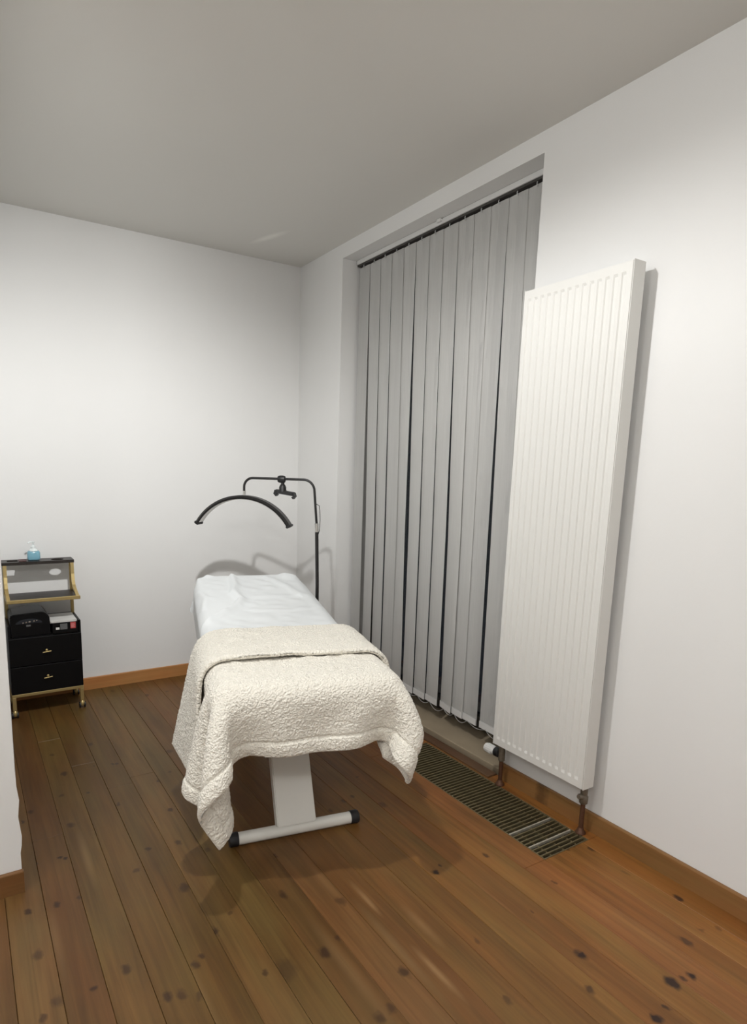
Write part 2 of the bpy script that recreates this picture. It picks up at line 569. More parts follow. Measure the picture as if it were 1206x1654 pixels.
# ------------------------------------------------------------------ floor: one plank per board
floor = obj('floor', bbox((XL, YB, -.12), (0.3, D, -.1)), PIT)
floor['kind'] = 'structure'
KNOTS = [  # x, y, half width, half length, strength
    (-0.68, 1.272, 0.0111, 0.0149, 1),
    (-0.644, 1.296, 0.0051, 0.0069, 0.8),
    (-0.466, 1.254, 0.0094, 0.0126, 0.69),
    (-0.372, 1.041, 0.0068, 0.0092, 0.63),
    (-0.558, 0.799, 0.0136, 0.0184, 1),
    (-0.639, 0.709, 0.0119, 0.0161, 0.75),
    (-0.087, 0.791, 0.0111, 0.0149, 0.92),
    (-0.25, 0.675, 0.0102, 0.0245, 0.69),
    (-0.429, 0.611, 0.0162, 0.0218, 0.98),
    (-0.361, 0.6, 0.0119, 0.0161, 1),
    (-0.39, 0.605, 0.0068, 0.0092, 0.8),
    (-0.569, 0.568, 0.0136, 0.0184, 1),
    (-0.518, 0.575, 0.0077, 0.0103, 0.8),
    (-0.776, 0.979, 0.0077, 0.0103, 0.46),
    (-0.546, 0.985, 0.006, 0.008, 0.52),
    (-1.024, 0.993, 0.0136, 0.0184, 0.69),
    (-1.12, 0.923, 0.0119, 0.0161, 0.57),
    (-0.85, 0.792, 0.0085, 0.0115, 0.52),
    (-1.16, 0.915, 0.0128, 0.0172, 0.57),
    (-1.682, 2.144, 0.0136, 0.0184, 0.69),
    (-1.499, 2.203, 0.0094, 0.0126, 0.69),
    (-1.473, 1.864, 0.0094, 0.0126, 0.8),
    (-1.371, 1.848, 0.0119, 0.0161, 0.63),
    (-1.536, 1.766, 0.0111, 0.0149, 0.57),
    (-1.426, 1.606, 0.017, 0.023, 0.69),
    (-1.405, 1.381, 0.0111, 0.0149, 0.8),
    (-1.852, 1.533, 0.0136, 0.0184, 0.57),
    (-1.824, 1.352, 0.0162, 0.0218, 0.52),
    (-1.657, 1.37, 0.0136, 0.0184, 0.69),
    (-1.587, 1.23, 0.0111, 0.0149, 0.69),
    (-1.556, 1.218, 0.0119, 0.019, 0.57),
    (-1.859, 1.731, 0.0102, 0.0138, 0.8),
    (-1.781, 1.723, 0.0094, 0.0126, 0.75),
    (-1.72, 1.717, 0.0077, 0.0103, 0.69),
    (-1.741, 1.346, 0.0094, 0.0126, 0.8),
    (-1.863, 1.316, 0.0094, 0.0126, 0.63),
    (-1.47, 1.314, 0.0085, 0.0115, 0.75),
    (-1.495, 1.291, 0.0111, 0.0149, 0.69),
    (-1.171, 1.422, 0.0111, 0.0243, 0.69),
    (-1.029, 1.312, 0.0162, 0.0218, 0.52),
    (-1.175, 1.157, 0.0136, 0.0245, 0.75),
    (-1.115, 1.186, 0.0077, 0.0115, 0.63),
    (-1.292, 1.158, 0.0289, 0.039, 0.4),
    (-1.343, 1.178, 0.0077, 0.0103, 0.69),
    (-1.342, 1.429, 0.0077, 0.0103, 0.57),
    (-1.108, 1.615, 0.0094, 0.0126, 0.57),
    (-1.518, 1.192, 0.0102, 0.0138, 0.52),
    (-1.716, 2.308, 0.0068, 0.0068, 0.98),
    (-1.8, 2.314, 0.0119, 0.0161, 0.69),
    (-1.83, 2.25, 0.0077, 0.0103, 0.8),
    (-1.648, 2.567, 0.0136, 0.0184, 0.75),
    (-1.681, 2.382, 0.0102, 0.0138, 0.57),
    (-1.584, 2.356, 0.0085, 0.0115, 0.69),
    (-1.432, 2.551, 0.0085, 0.0115, 0.75),
    (-1.448, 2.56, 0.0085, 0.0115, 0.8),
    (-1.742, 1.956, 0.0094, 0.0065, 0.98),
    (-1.726, 1.943, 0.0077, 0.0054, 0.98),
    (-1.812, 1.957, 0.0068, 0.0092, 0.8),
    (-1.669, 2.782, 0.0102, 0.0138, 0.57),
    (-1.501, 2.815, 0.0119, 0.0161, 0.69),
    (-1.334, 2.071, 0.0102, 0.0138, 0.75),
    (-1.315, 2.317, 0.0077, 0.0103, 0.69),
    (-1.194, 2.56, 0.0145, 0.0195, 0.52),
    (-1.296, 1.757, 0.0111, 0.0149, 0.46),
    (-1.248, 2.366, 0.0077, 0.0103, 0.57),
    (-1.102, 3.332, 0.0136, 0.0184, 0.57),
    (-0.982, 3.335, 0.0094, 0.0126, 0.63),
    (-1.262, 3.492, 0.0102, 0.0204, 0.57),
    (-0.663, 1.815, 0.0094, 0.0126, 0.69),
    (-0.71, 1.802, 0.0111, 0.0149, 0.57),
    (-0.59, 1.699, 0.0153, 0.0214, 0.46),
    (-0.795, 1.761, 0.0094, 0.0126, 0.57),
    (-0.558, 1.938, 0.0077, 0.0103, 0.46),
    (-1.175, 3.136, 0.0043, 0.0057, 0.8),
    (-1.523, 2.581, 0.006, 0.008, 0.57),
    (-0.186, 1.146, 0.0102, 0.0138, 0.69),
    (-0.148, 1.142, 0.0077, 0.0103, 0.69),
    (-0.108, 1.094, 0.0077, 0.0138, 0.69),
    (-0.121, 0.953, 0.006, 0.0179, 0.34),
    (-0.114, 0.656, 0.0085, 0.0115, 0.46),
    (-0.167, 0.678, 0.0077, 0.0103, 0.4),
    (-0.949, 0.978, 0.0121, 0.075, -0.34),
    (-0.947, 0.918, 0.0121, 0.075, -0.28),
    (-0.872, 1.105, 0.0154, 0.105, -0.25),
    (-0.608, 1.073, 0.011, 0.135, -0.25),
    (-0.955, 1.296, 0.011, 0.075, -0.25),
    (-0.955, 1.254, 0.0077, 0.06, -0.28),
    (-0.99, 1.074, 0.0165, 0.18, -0.19),
    (-1.026, 1.428, 0.0165, 0.12, -0.15),
    (-1.145, 1.088, 0.0193, 0.21, -0.15),
    (-1.803, 1.566, 0.0165, 0.15, -0.15),
    (-1.664, 1.916, 0.0138, 0.18, -0.19),
    (-1.514, 1.167, 0.0165, 0.15, -0.14),
]
PITCH_X = 0.1007
seam0 = -1.9136
rows = []
k = int(math.floor((XL - seam0) / PITCH_X))
x = seam0 + k * PITCH_X
while x < 0.0:
    rows.append((max(x, XL), min(x + PITCH_X, 0.0)))
    x += PITCH_X
def plank_pieces(x0, x1, y0, y1):
    """cut a plank around the grate opening"""
    out = []
    if x1 <= GX0 or x0 >= GX1 or y1 <= GY0 or y0 >= GY1:
        return [(x0, x1, y0, y1)]
    if y0 < GY0: out.append((x0, x1, y0, GY0))
    if y1 > GY1: out.append((x0, x1, GY1, y1))
    if x0 < GX0 - .004: out.append((x0, GX0, max(y0, GY0), min(y1, GY1)))
    if x1 > GX1 + .004: out.append((GX1, x1, max(y0, GY0), min(y1, GY1)))
    return out
JOINT = {-1.96: [2.55], -1.86: [2.82], -1.76: [2.10], -1.66: [2.95], -1.56: [2.62], -1.46: [2.35], -1.36: [2.40], -1.26: [0.2], -.66: [2.9], -.36: [-.4]}
rr = random.Random(11)
for x0, x1 in rows:
    xc = (x0 + x1) / 2
    t = min(1, max(0, (xc + 1.2) / 1.0))          # boards by the radiator are redder than those on the left
    L0, L1 = np.array([107, 79, 44.]), np.array([146, 97, 50.])
    lightc = L0 + (L1 - L0) * t + rr.uniform(-7, 7)
    lightc[1] += rr.uniform(-3, 3)
    darkc = lightc * np.array([.72, .67, .58])
    lightc = lightc * np.array([1.06, 1.06, 1.04])
    kn = [q for q in KNOTS if x0 - .004 <= q[0] < x1 - .004]
    mat = wood_mat('pine_plank', lin(*lightc), lin(*darkc), kn, seed=rr.uniform(0, 20))
    cuts = [YB]
    for jx, js in JOINT.items():
        if x0 < jx < x1: cuts += js
    cuts += [rr.uniform(-2.0, -.6), D]
    cuts = sorted(cuts)
    for y0, y1 in zip(cuts, cuts[1:]):
        for (a0, a1, b0, b1) in plank_pieces(x0, x1, y0, y1):
            dz = rr.uniform(-.0004, .0004)
            gap = rr.choice((.00025, .0004, .0007))
            obj('plank', bbox((a0 + gap, b0 + .0004, -.03), (a1 - gap, b1 - .0004, dz), .0010, 1, True), mat, floor)

# ------------------------------------------------------------------ floor grate
g = thing('floor_grate', 'long brass coloured floor grate of thin bars sunk in the pine floor below the blind', 'floor grate', ((GX0 + GX1) / 2, (GY0 + GY1) / 2, 0))
bm = BM()
box(bm, (GX0, GY0, -.10), (GX1, GY1, -.092))
for a, c in (((GX0, GY0, -.092), (GX0 + .004, GY1, -.030)), ((GX1 - .004, GY0, -.092), (GX1, GY1, -.030)),
             ((GX0 + .004, GY0, -.092), (GX1 - .004, GY0 + .004, -.030)), ((GX0 + .004, GY1 - .004, -.092), (GX1 - .004, GY1, -.030))):
    box(bm, a, c)
obj('pit_liner', bm, PIT, g)
bm = BM()
for a, c in (((GX0 + .001, GY0 + .001, -.030), (GX0 + .006, GY1 - .001, -.001)), ((GX1 - .006, GY0 + .001, -.030), (GX1 - .001, GY1 - .001, -.001)),
             ((GX0 + .006, GY0 + .001, -.030), (GX1 - .006, GY0 + .006, -.001)), ((GX0 + .006, GY1 - .006, -.030), (GX1 - .006, GY1 - .001, -.001))):
    box(bm, a, c)
obj('frame', bm, BRASS, g)
for fx in (.22, .5, .78):
    xx = GX0 + (GX1 - GX0) * fx
    obj('cross_rod', tube(BM(), [(xx, GY0 + .006, -.011), (xx, GY1 - .006, -.011)], .0025, 6), BRASS, g)
bar_me = None
yy = GY0 + .022
i = 0
while yy < GY1 - .012:
    # flat bar: 6 mm wide on top, rounded crown
    if bar_me is None:
        o = obj('bar', bbox((GX0 + .006, yy - .0028, -.012), (GX1 - .006, yy + .0028, .000), .0016, 1, True), BRASS, g, loc=(0, yy - (GY0 + GY1) / 2, 0))
        bar_me = o.data
    else:
        o = bpy.data.objects.new('bar', bar_me)
        COL.objects.link(o)
        o.parent = g
        o.location = (0, yy - (GY0 + GY1) / 2, 0)
    if i in (3, 8):  # two bars carry a painted gleam
        if o.data is bar_me:
            o.data = bar_me.copy()
        o.data.materials.clear()
        o.data.materials.append(GLEAM_BAR)
        o['label'] = 'grate bar with a gleam painted into its colour'
    yy += .0184
    i += 1

# ------------------------------------------------------------------ radiator
RY_A, RY_B, RZ_A, RZ_B = 1.1586, 1.6028, .1915, 1.9915
rad = thing('radiator', 'tall white vertical panel radiator with fine flutes on the right wall', 'radiator', (-.05, (RY_A + RY_B) / 2, 0))
# fluted front plate
bm = BM()
xf = -.100
ys = [RY_A + .006]
n_f = 14
y_first, y_last = 1.190, 1.575
fp = (y_last - y_first) / (n_f - 1)
prof = [(RY_A + .0035, 0.0)]
for i in range(n_f):
    c = y_first + fp * i
    for dy, dx in ((-.0090, 0), (-.0055, .0040), (.0055, .0040), (.0090, 0)):
        prof.append((c + dy, dx))
prof.append((RY_B - .0035, 0.0))
zrow = [(RZ_A + .004, 0), (.222, 0), (.232, 1), (1.950, 1), (1.959, 0), (RZ_B - .004, 0)]
grid = [[bm.verts.new((xf + dx * s, y, z)) for y, dx in prof] for z, s in zrow]
for a in range(len(grid) - 1):
    for c in range(len(prof) - 1):
        bm.faces.new((grid[a][c], grid[a][c + 1], grid[a + 1][c + 1], grid[a + 1][c]))
# folded rim
rim = [(RY_A + .0035, RZ_A + .004), (RY_B - .0035, RZ_A + .004), (RY_B - .0035, RZ_B - .004), (RY_A + .0035, RZ_B - .004)]
fr_v = [bm.verts.new((xf, y, z)) for y, z in rim]
bk_v = [bm.verts.new((xf + .012, y, z)) for y, z in rim]
for k in range(4):
    bm.faces.new((fr_v[k], fr_v[(k + 1) % 4], bk_v[(k + 1) % 4], bk_v[k]))
bm.faces.new(bk_v)
bmesh.ops.remove_doubles(bm, verts=bm.verts, dist=1e-5)
obj('front_panel', bm, RAD_WHITE, rad)
obj('side_panel', bbox((-.0985, RY_A, RZ_A), (-.0385, RY_A + .003, RZ_B), .0012, 2), RAD_WHITE, rad)
obj('side_panel', bbox((-.0985, RY_B - .003, RZ_A), (-.0385, RY_B, RZ_B), .0012, 2), RAD_WHITE, rad)
obj('back_panel', bbox((-.050, RY_A + .004, RZ_A + .003), (-.040, RY_B - .004, RZ_B - .003), .002, 1), RAD_WHITE, rad)
bm = BM()
box(bm, (-.0865, RY_A + .004, RZ_A + .002), (-.052, RY_B - .004, RZ_A + .010), .002, 1)
obj('bottom_rail', bm, RAD_WHITE, rad)
bm = BM()
for i in range(22):
    y = RY_A + .012 + i * .0192
    box(bm, (-.085, y, RZ_B - .010), (-.053, y + .006, RZ_B - .003))
box(bm, (-.087, RY_A + .004, RZ_B - .012), (-.083, RY_B - .004, RZ_B - .002))
box(bm, (-.055, RY_A + .004, RZ_B - .012), (-.051, RY_B - .004, RZ_B - .002))
obj('top_grille', bm, RAD_WHITE, rad)
for z in (.42, 1.76):
    for y in (RY_A + .09, RY_B - .09):
        obj('wall_bracket', bbox((-.041, y - .02, z - .04), (0.001, y + .02, z + .04), .003, 1), RAD_WHITE, rad)
# pipes and valves
pr = obj('pipe', tube(BM(), [(-.055, 1.182, -.03), (-.055, 1.182, .135)], .0085, 14), COPPER, rad, smooth=True)
pl = obj('pipe', tube(BM(), [(-.055, 1.588, -.03), (-.055, 1.588, .118)], .0085, 14), COPPER, rad, smooth=True)
for px_, par in ((1.182, pr), (1.588, pl)):
    obj('floor_collar', lathe(BM(), [(.019, 0.0), (.019, .004), (.014, .010), (.010, .022)], (-.055, px_, .0005), seg=18), COPPER, par, smooth=True)
bm = BM()
lathe(bm, [(.011, .118), (.015, .122), (.016, .132), (.016, .148), (.012, .153), (.013, .160), (.013, .178), (.011, .1935)], (-.055, 1.182, 0), seg=12)
lathe(bm, [(.009, 0), (.011, .004), (.011, .018), (.008, .024)], (-.062, 1.182, .150), axis=(-1, 0, 0.1), seg=10)
tag(obj('return_valve', bm, FITTING, rad, smooth=True), 'grey metal shut-off valve')
bm = BM()
lathe(bm, [(.010, .108), (.014, .112), (.0145, .128), (.0145, .158), (.012, .164), (.012, .1935)], (-.055, 1.588, 0), seg=14)
valve = obj('valve_body', bm, FITTING, rad, smooth=True)
bm = BM()
lathe(bm, [(.012, .008), (.019, .012), (.0205, .018), (.0205, .034), (.017, .037)], (-.055, 1.588, .140), axis=(0, 1, -.06), seg=20)
tag(obj('valve_collar', bm, BLACK_PLASTIC, rad, smooth=True), 'black collar behind the white thermostat head')
bm = BM()
hp = [(.015, .036), (.0185, .039), (.0195, .050), (.020, .068), (.0205, .082), (.019, .090), (.014, .094), (.001, .0955)]
lathe(bm, hp, (-.055, 1.588, .140), axis=(0, 1, -.06), seg=24)
for f in list(bm.faces):
    pass
th = obj('thermostat_head', bm, plain('white_plastic', (.78, .78, .76, 1), .4, noise=.02, scale=60), rad, smooth=True)
tag(th, 'white thermostat head')
bm = BM()
for k in range(16):
    a = 2 * PI * k / 16
    c = Vector((-.055 + .0197 * math.cos(a), 1.588 + .066, .136 + .0197 * math.sin(a)))
    box(bm, c - Vector((.0012, .016, .0012)), c + Vector((.0012, .016, .0012)))
o = obj('grip_rib', bm, th.data.materials[0], th); o['kind'] = 'stuff'

# ------------------------------------------------------------------ vertical blind
bl = thing('vertical_blind', 'light grey vertical slat blind hanging in the window recess left of the radiator', 'blind', (.105, 2.37, 0))
rail = obj('head_rail', bbox((.086, RY0 + .004, 2.4795), (.130, RY1 - .012, RZ - .001), .003, 2), RAIL, bl)
obj('rail_slot', bbox((.092, RY0 + .006, 2.4700), (.124, RY1 - .014, 2.4795)), TRACK, bl)
obj('rail_clip', bbox((.074, 2.322, 2.488), (.087, 2.350, RZ - .001), .002, 1), RAIL, bl)
# left edge / right edge of each slat at mid height and near the floor (y along the wall)
SL = [(3.056, 2.946, 3.052, 2.946), (2.914, 2.822, 2.912, 2.824), (2.814, 2.721, 2.810, 2.716), (2.711, 2.606, 2.706, 2.606),
      (2.616, 2.532, 2.612, 2.513), (2.499, 2.409, 2.493, 2.402), (2.399, 2.304, 2.392, 2.299), (2.295, 2.200, 2.289, 2.197),
      (2.180, 2.094, 2.169, 2.093), (2.104, 2.008, 2.100, 2.006), (2.015, 1.911, 2.012, 1.903), (1.890, 1.790, 1.885, 1.782), (1.794, 1.690, 1.790, 1.686)]
SW = .1085
vx = math.tan(math.radians(38.5))   # obliquity the measurements were taken under
for i, (a, b_, c, d) in enumerate(SL):
    ytop = 3.004 - i * .1036
    def ang(w):
        # turn that makes a slat of width SW look w wide along the wall
        lo, hi = 0.0, 0.6
        for _ in range(40):
            mid = (lo + hi) / 2
            if SW * (math.cos(mid) - 1.25 * math.sin(mid)) > w: lo = mid
            else: hi = mid
        return lo
    th1, th2 = max(ang(a - b_), .045), max(ang(c - d), .045)
    keys = [(2.462, ytop, .035), (1.0, (a + b_) / 2, th1), (.30, (c + d) / 2, th2), (.112, (c + d) / 2, th2)]
    xoff = .106
    bm = BM()
    rows_ = []
    zz = [2.462, 2.2, 1.9, 1.6, 1.3, 1.0, .8, .55, .30, .149, .1485, .147, .112]
    for z in zz:
        for (za, ya, ta), (zb, yb, tb) in zip(keys, keys[1:]):
            if zb - 1e-6 <= z <= za + 1e-6:
                f = (za - z) / (za - zb)
                yc, tt = ya + (yb - ya) * f, ta + (tb - ta) * f
                break
        dx = .0010 if abs(z - .1485) < 1e-4 else 0
        row = []
        for q in (-1, -.5, 0, .5, 1):
            row.append(bm.verts.new((xoff + q * SW / 2 * math.sin(tt) - .002 * (1 - q * q) + dx, yc + q * SW / 2 * math.cos(tt), z)))
        rows_.append(row)
    for r0, r1_ in zip(rows_, rows_[1:]):
        for q in range(4):
            bm.faces.new((r0[q], r0[q + 1], r1_[q + 1], r1_[q]))
    ext = bmesh.ops.solidify(bm, geom=bm.faces[:], thickness=.0009)
    s = obj('slat', bm, BLIND, bl)
    yc, tt = keys[-1][1], keys[-1][2]
    bm = BM()
    strip(bm, [(xoff - .0040, yc, .1135), (xoff - .0040, yc, .1455)], (math.sin(tt), math.cos(tt), 0), SW - .003, .0022)
    obj('bottom_weight', bm, WEIGHT, s)
    obj('hook', tube(BM(), [(.108, ytop, 2.480), (.100, ytop, 2.474), (.097, ytop, 2.462), (.101, ytop, 2.452)], .0022, 6), HOOK, bl)
# the little linking chain along the bottom weights
bm = BM()
for i in range(len(SL) - 1):
    y0 = (SL[i][2] + SL[i][3]) / 2
    y1 = (SL[i + 1][2] + SL[i + 1][3]) / 2
    pts = []
    for k in range(9):
        f = k / 8
        pts.append((.094, y0 + (y1 - y0) * f, .122 - .030 * 4 * f * (1 - f) * (.55 + .45 * ((i * 7) % 5) / 4)))
    tube(bm, pts, .0011, 5)
obj('bead_chain', bm, HOOK, bl)

# ------------------------------------------------------------------ treatment bed (bed axes: t across, s along, z up)
BA = math.radians(16)
BF = Vector((-.985, 1.693, 0))
AX = Vector((math.sin(BA), math.cos(BA), 0))
RT = Vector((AX.y, -AX.x, 0))
def bw(t, s, z):
    return BF + RT * t + AX * s + Vector((0, 0, z))
bed = thing('treatment_bed', 'white treatment bed on a single slanted leg and tube feet', 'bed', BF)
def topz(s):
    return .645 + max(0, s - .45) * .07
def narrow(s):
    u = min(1, max(0, (s - 1.22) / .22))      # the head end is rounded in plan
    return 1 - .42 * (1 - math.sqrt(1 - u * u))
bm = BM()
rings = []
S0, S1, HW, TH, R = -.235, 1.44, .300, .12, .05
n = 40
for i in range(n + 1):
    f = i / n
    s = S0 + (S1 - S0) * (.5 - .5 * math.cos(PI * f))
    d = min(s - S0, S1 - s)
    e = R - math.sqrt(max(0, R * R - (R - d) ** 2)) if d < R else 0
    hw, th_ = HW - e, TH - 2 * e
    ring = []
    rr_ = R - e * .6
    for cx, cz, a0 in ((hw - rr_, -e - rr_ + .0, 0), (-hw + rr_, -e - rr_, 90), (-hw + rr_, -TH + e + rr_, 180), (hw - rr_, -TH + e + rr_, 270)):
        for k in range(6):
            a = math.radians(a0 + 90 * k / 5)
            ring.append(bm.verts.new(bw((cx + rr_ * math.cos(a)) * narrow(s), s, topz(s) - .004 + cz + rr_ * math.sin(a))))
    rings.append(ring)
for i in range(n):
    for k in range(24):
        bm.faces.new((rings[i][k], rings[i][(k + 1) % 24], rings[i + 1][(k + 1) % 24], rings[i + 1][k]))
bm.faces.new(rings[0][::-1])
bm.faces.new(rings[-1])
obj('mattress', bm, VINYL, bed, smooth=True)
def obox(t0, s0, z0, t1, s1, z1, bev=.004):
    bm = bbox((t0, s0, z0), (t1, s1, z1), bev, 2)
    for v in bm.verts:
        v.co = bw(*v.co)
    return bm
bm = BM()
for q in (obox(-.24, -.15, .485, -.20, 1.36, .522), obox(.20, -.15, .485, .24, 1.36, .522), obox(-.20, -.15, .485, .20, -.11, .522), obox(-.20, .60, .485, .20, .64, .522), obox(-.20, 1.32, .485, .20, 1.36, .522)):
    me_ = bpy.data.meshes.new('tmp'); q.to_mesh(me_); q.free(); bm.from_mesh(me_); bpy.data.meshes.remove(me_)
obj('bed_frame', bm, BED_WHITE, bed)
FA = math.radians(10.5)   # the foot bar stands a little askew of the mattress
FAX = Vector((math.sin(FA), math.cos(FA), 0)); FRT = Vector((FAX.y, -FAX.x, 0))
def fwp(t, s, z):
    return BF + FRT * t + FAX * s + Vector((0, 0, z))
for s in (0.0, .92):
    bar = obj('foot_bar', tube(BM(), [fwp(-.222, s, .025), fwp(.222, s, .025)], .0215, 20), BED_WHITE, bed, smooth=True)
    for sg in (-1, 1):
        bm = BM()
        lathe(bm, [(.0235, 0), (.0245, .003), (.0245, .026), (.0225, .032), (.001, .033)], fwp(sg * .212, s, .025), axis=FRT * sg, seg=20)
        obj('end_cap', bm, RUBBER, bar, smooth=True)
    # flat slanted lifting leg
    bm = BM()
    a0, a1 = fwp(0, s - .0, .040), fwp(0, s + (.205 if s == 0 else -.205), .50)
    strip(bm, [a0, a1], FRT, .146, .040)
    bmesh.ops.bevel(bm, geom=bm.edges[:], offset=.004, segments=2, affect='EDGES')
    obj('lift_leg', bm, BED_WHITE, bed)
bm = BM()
pv = fwp(0, .10, .268)
tube(bm, [pv - FRT * .092, pv + FRT * .092], .005, 8)
obj('pivot_rod', bm, CHROME, bed, smooth=True)

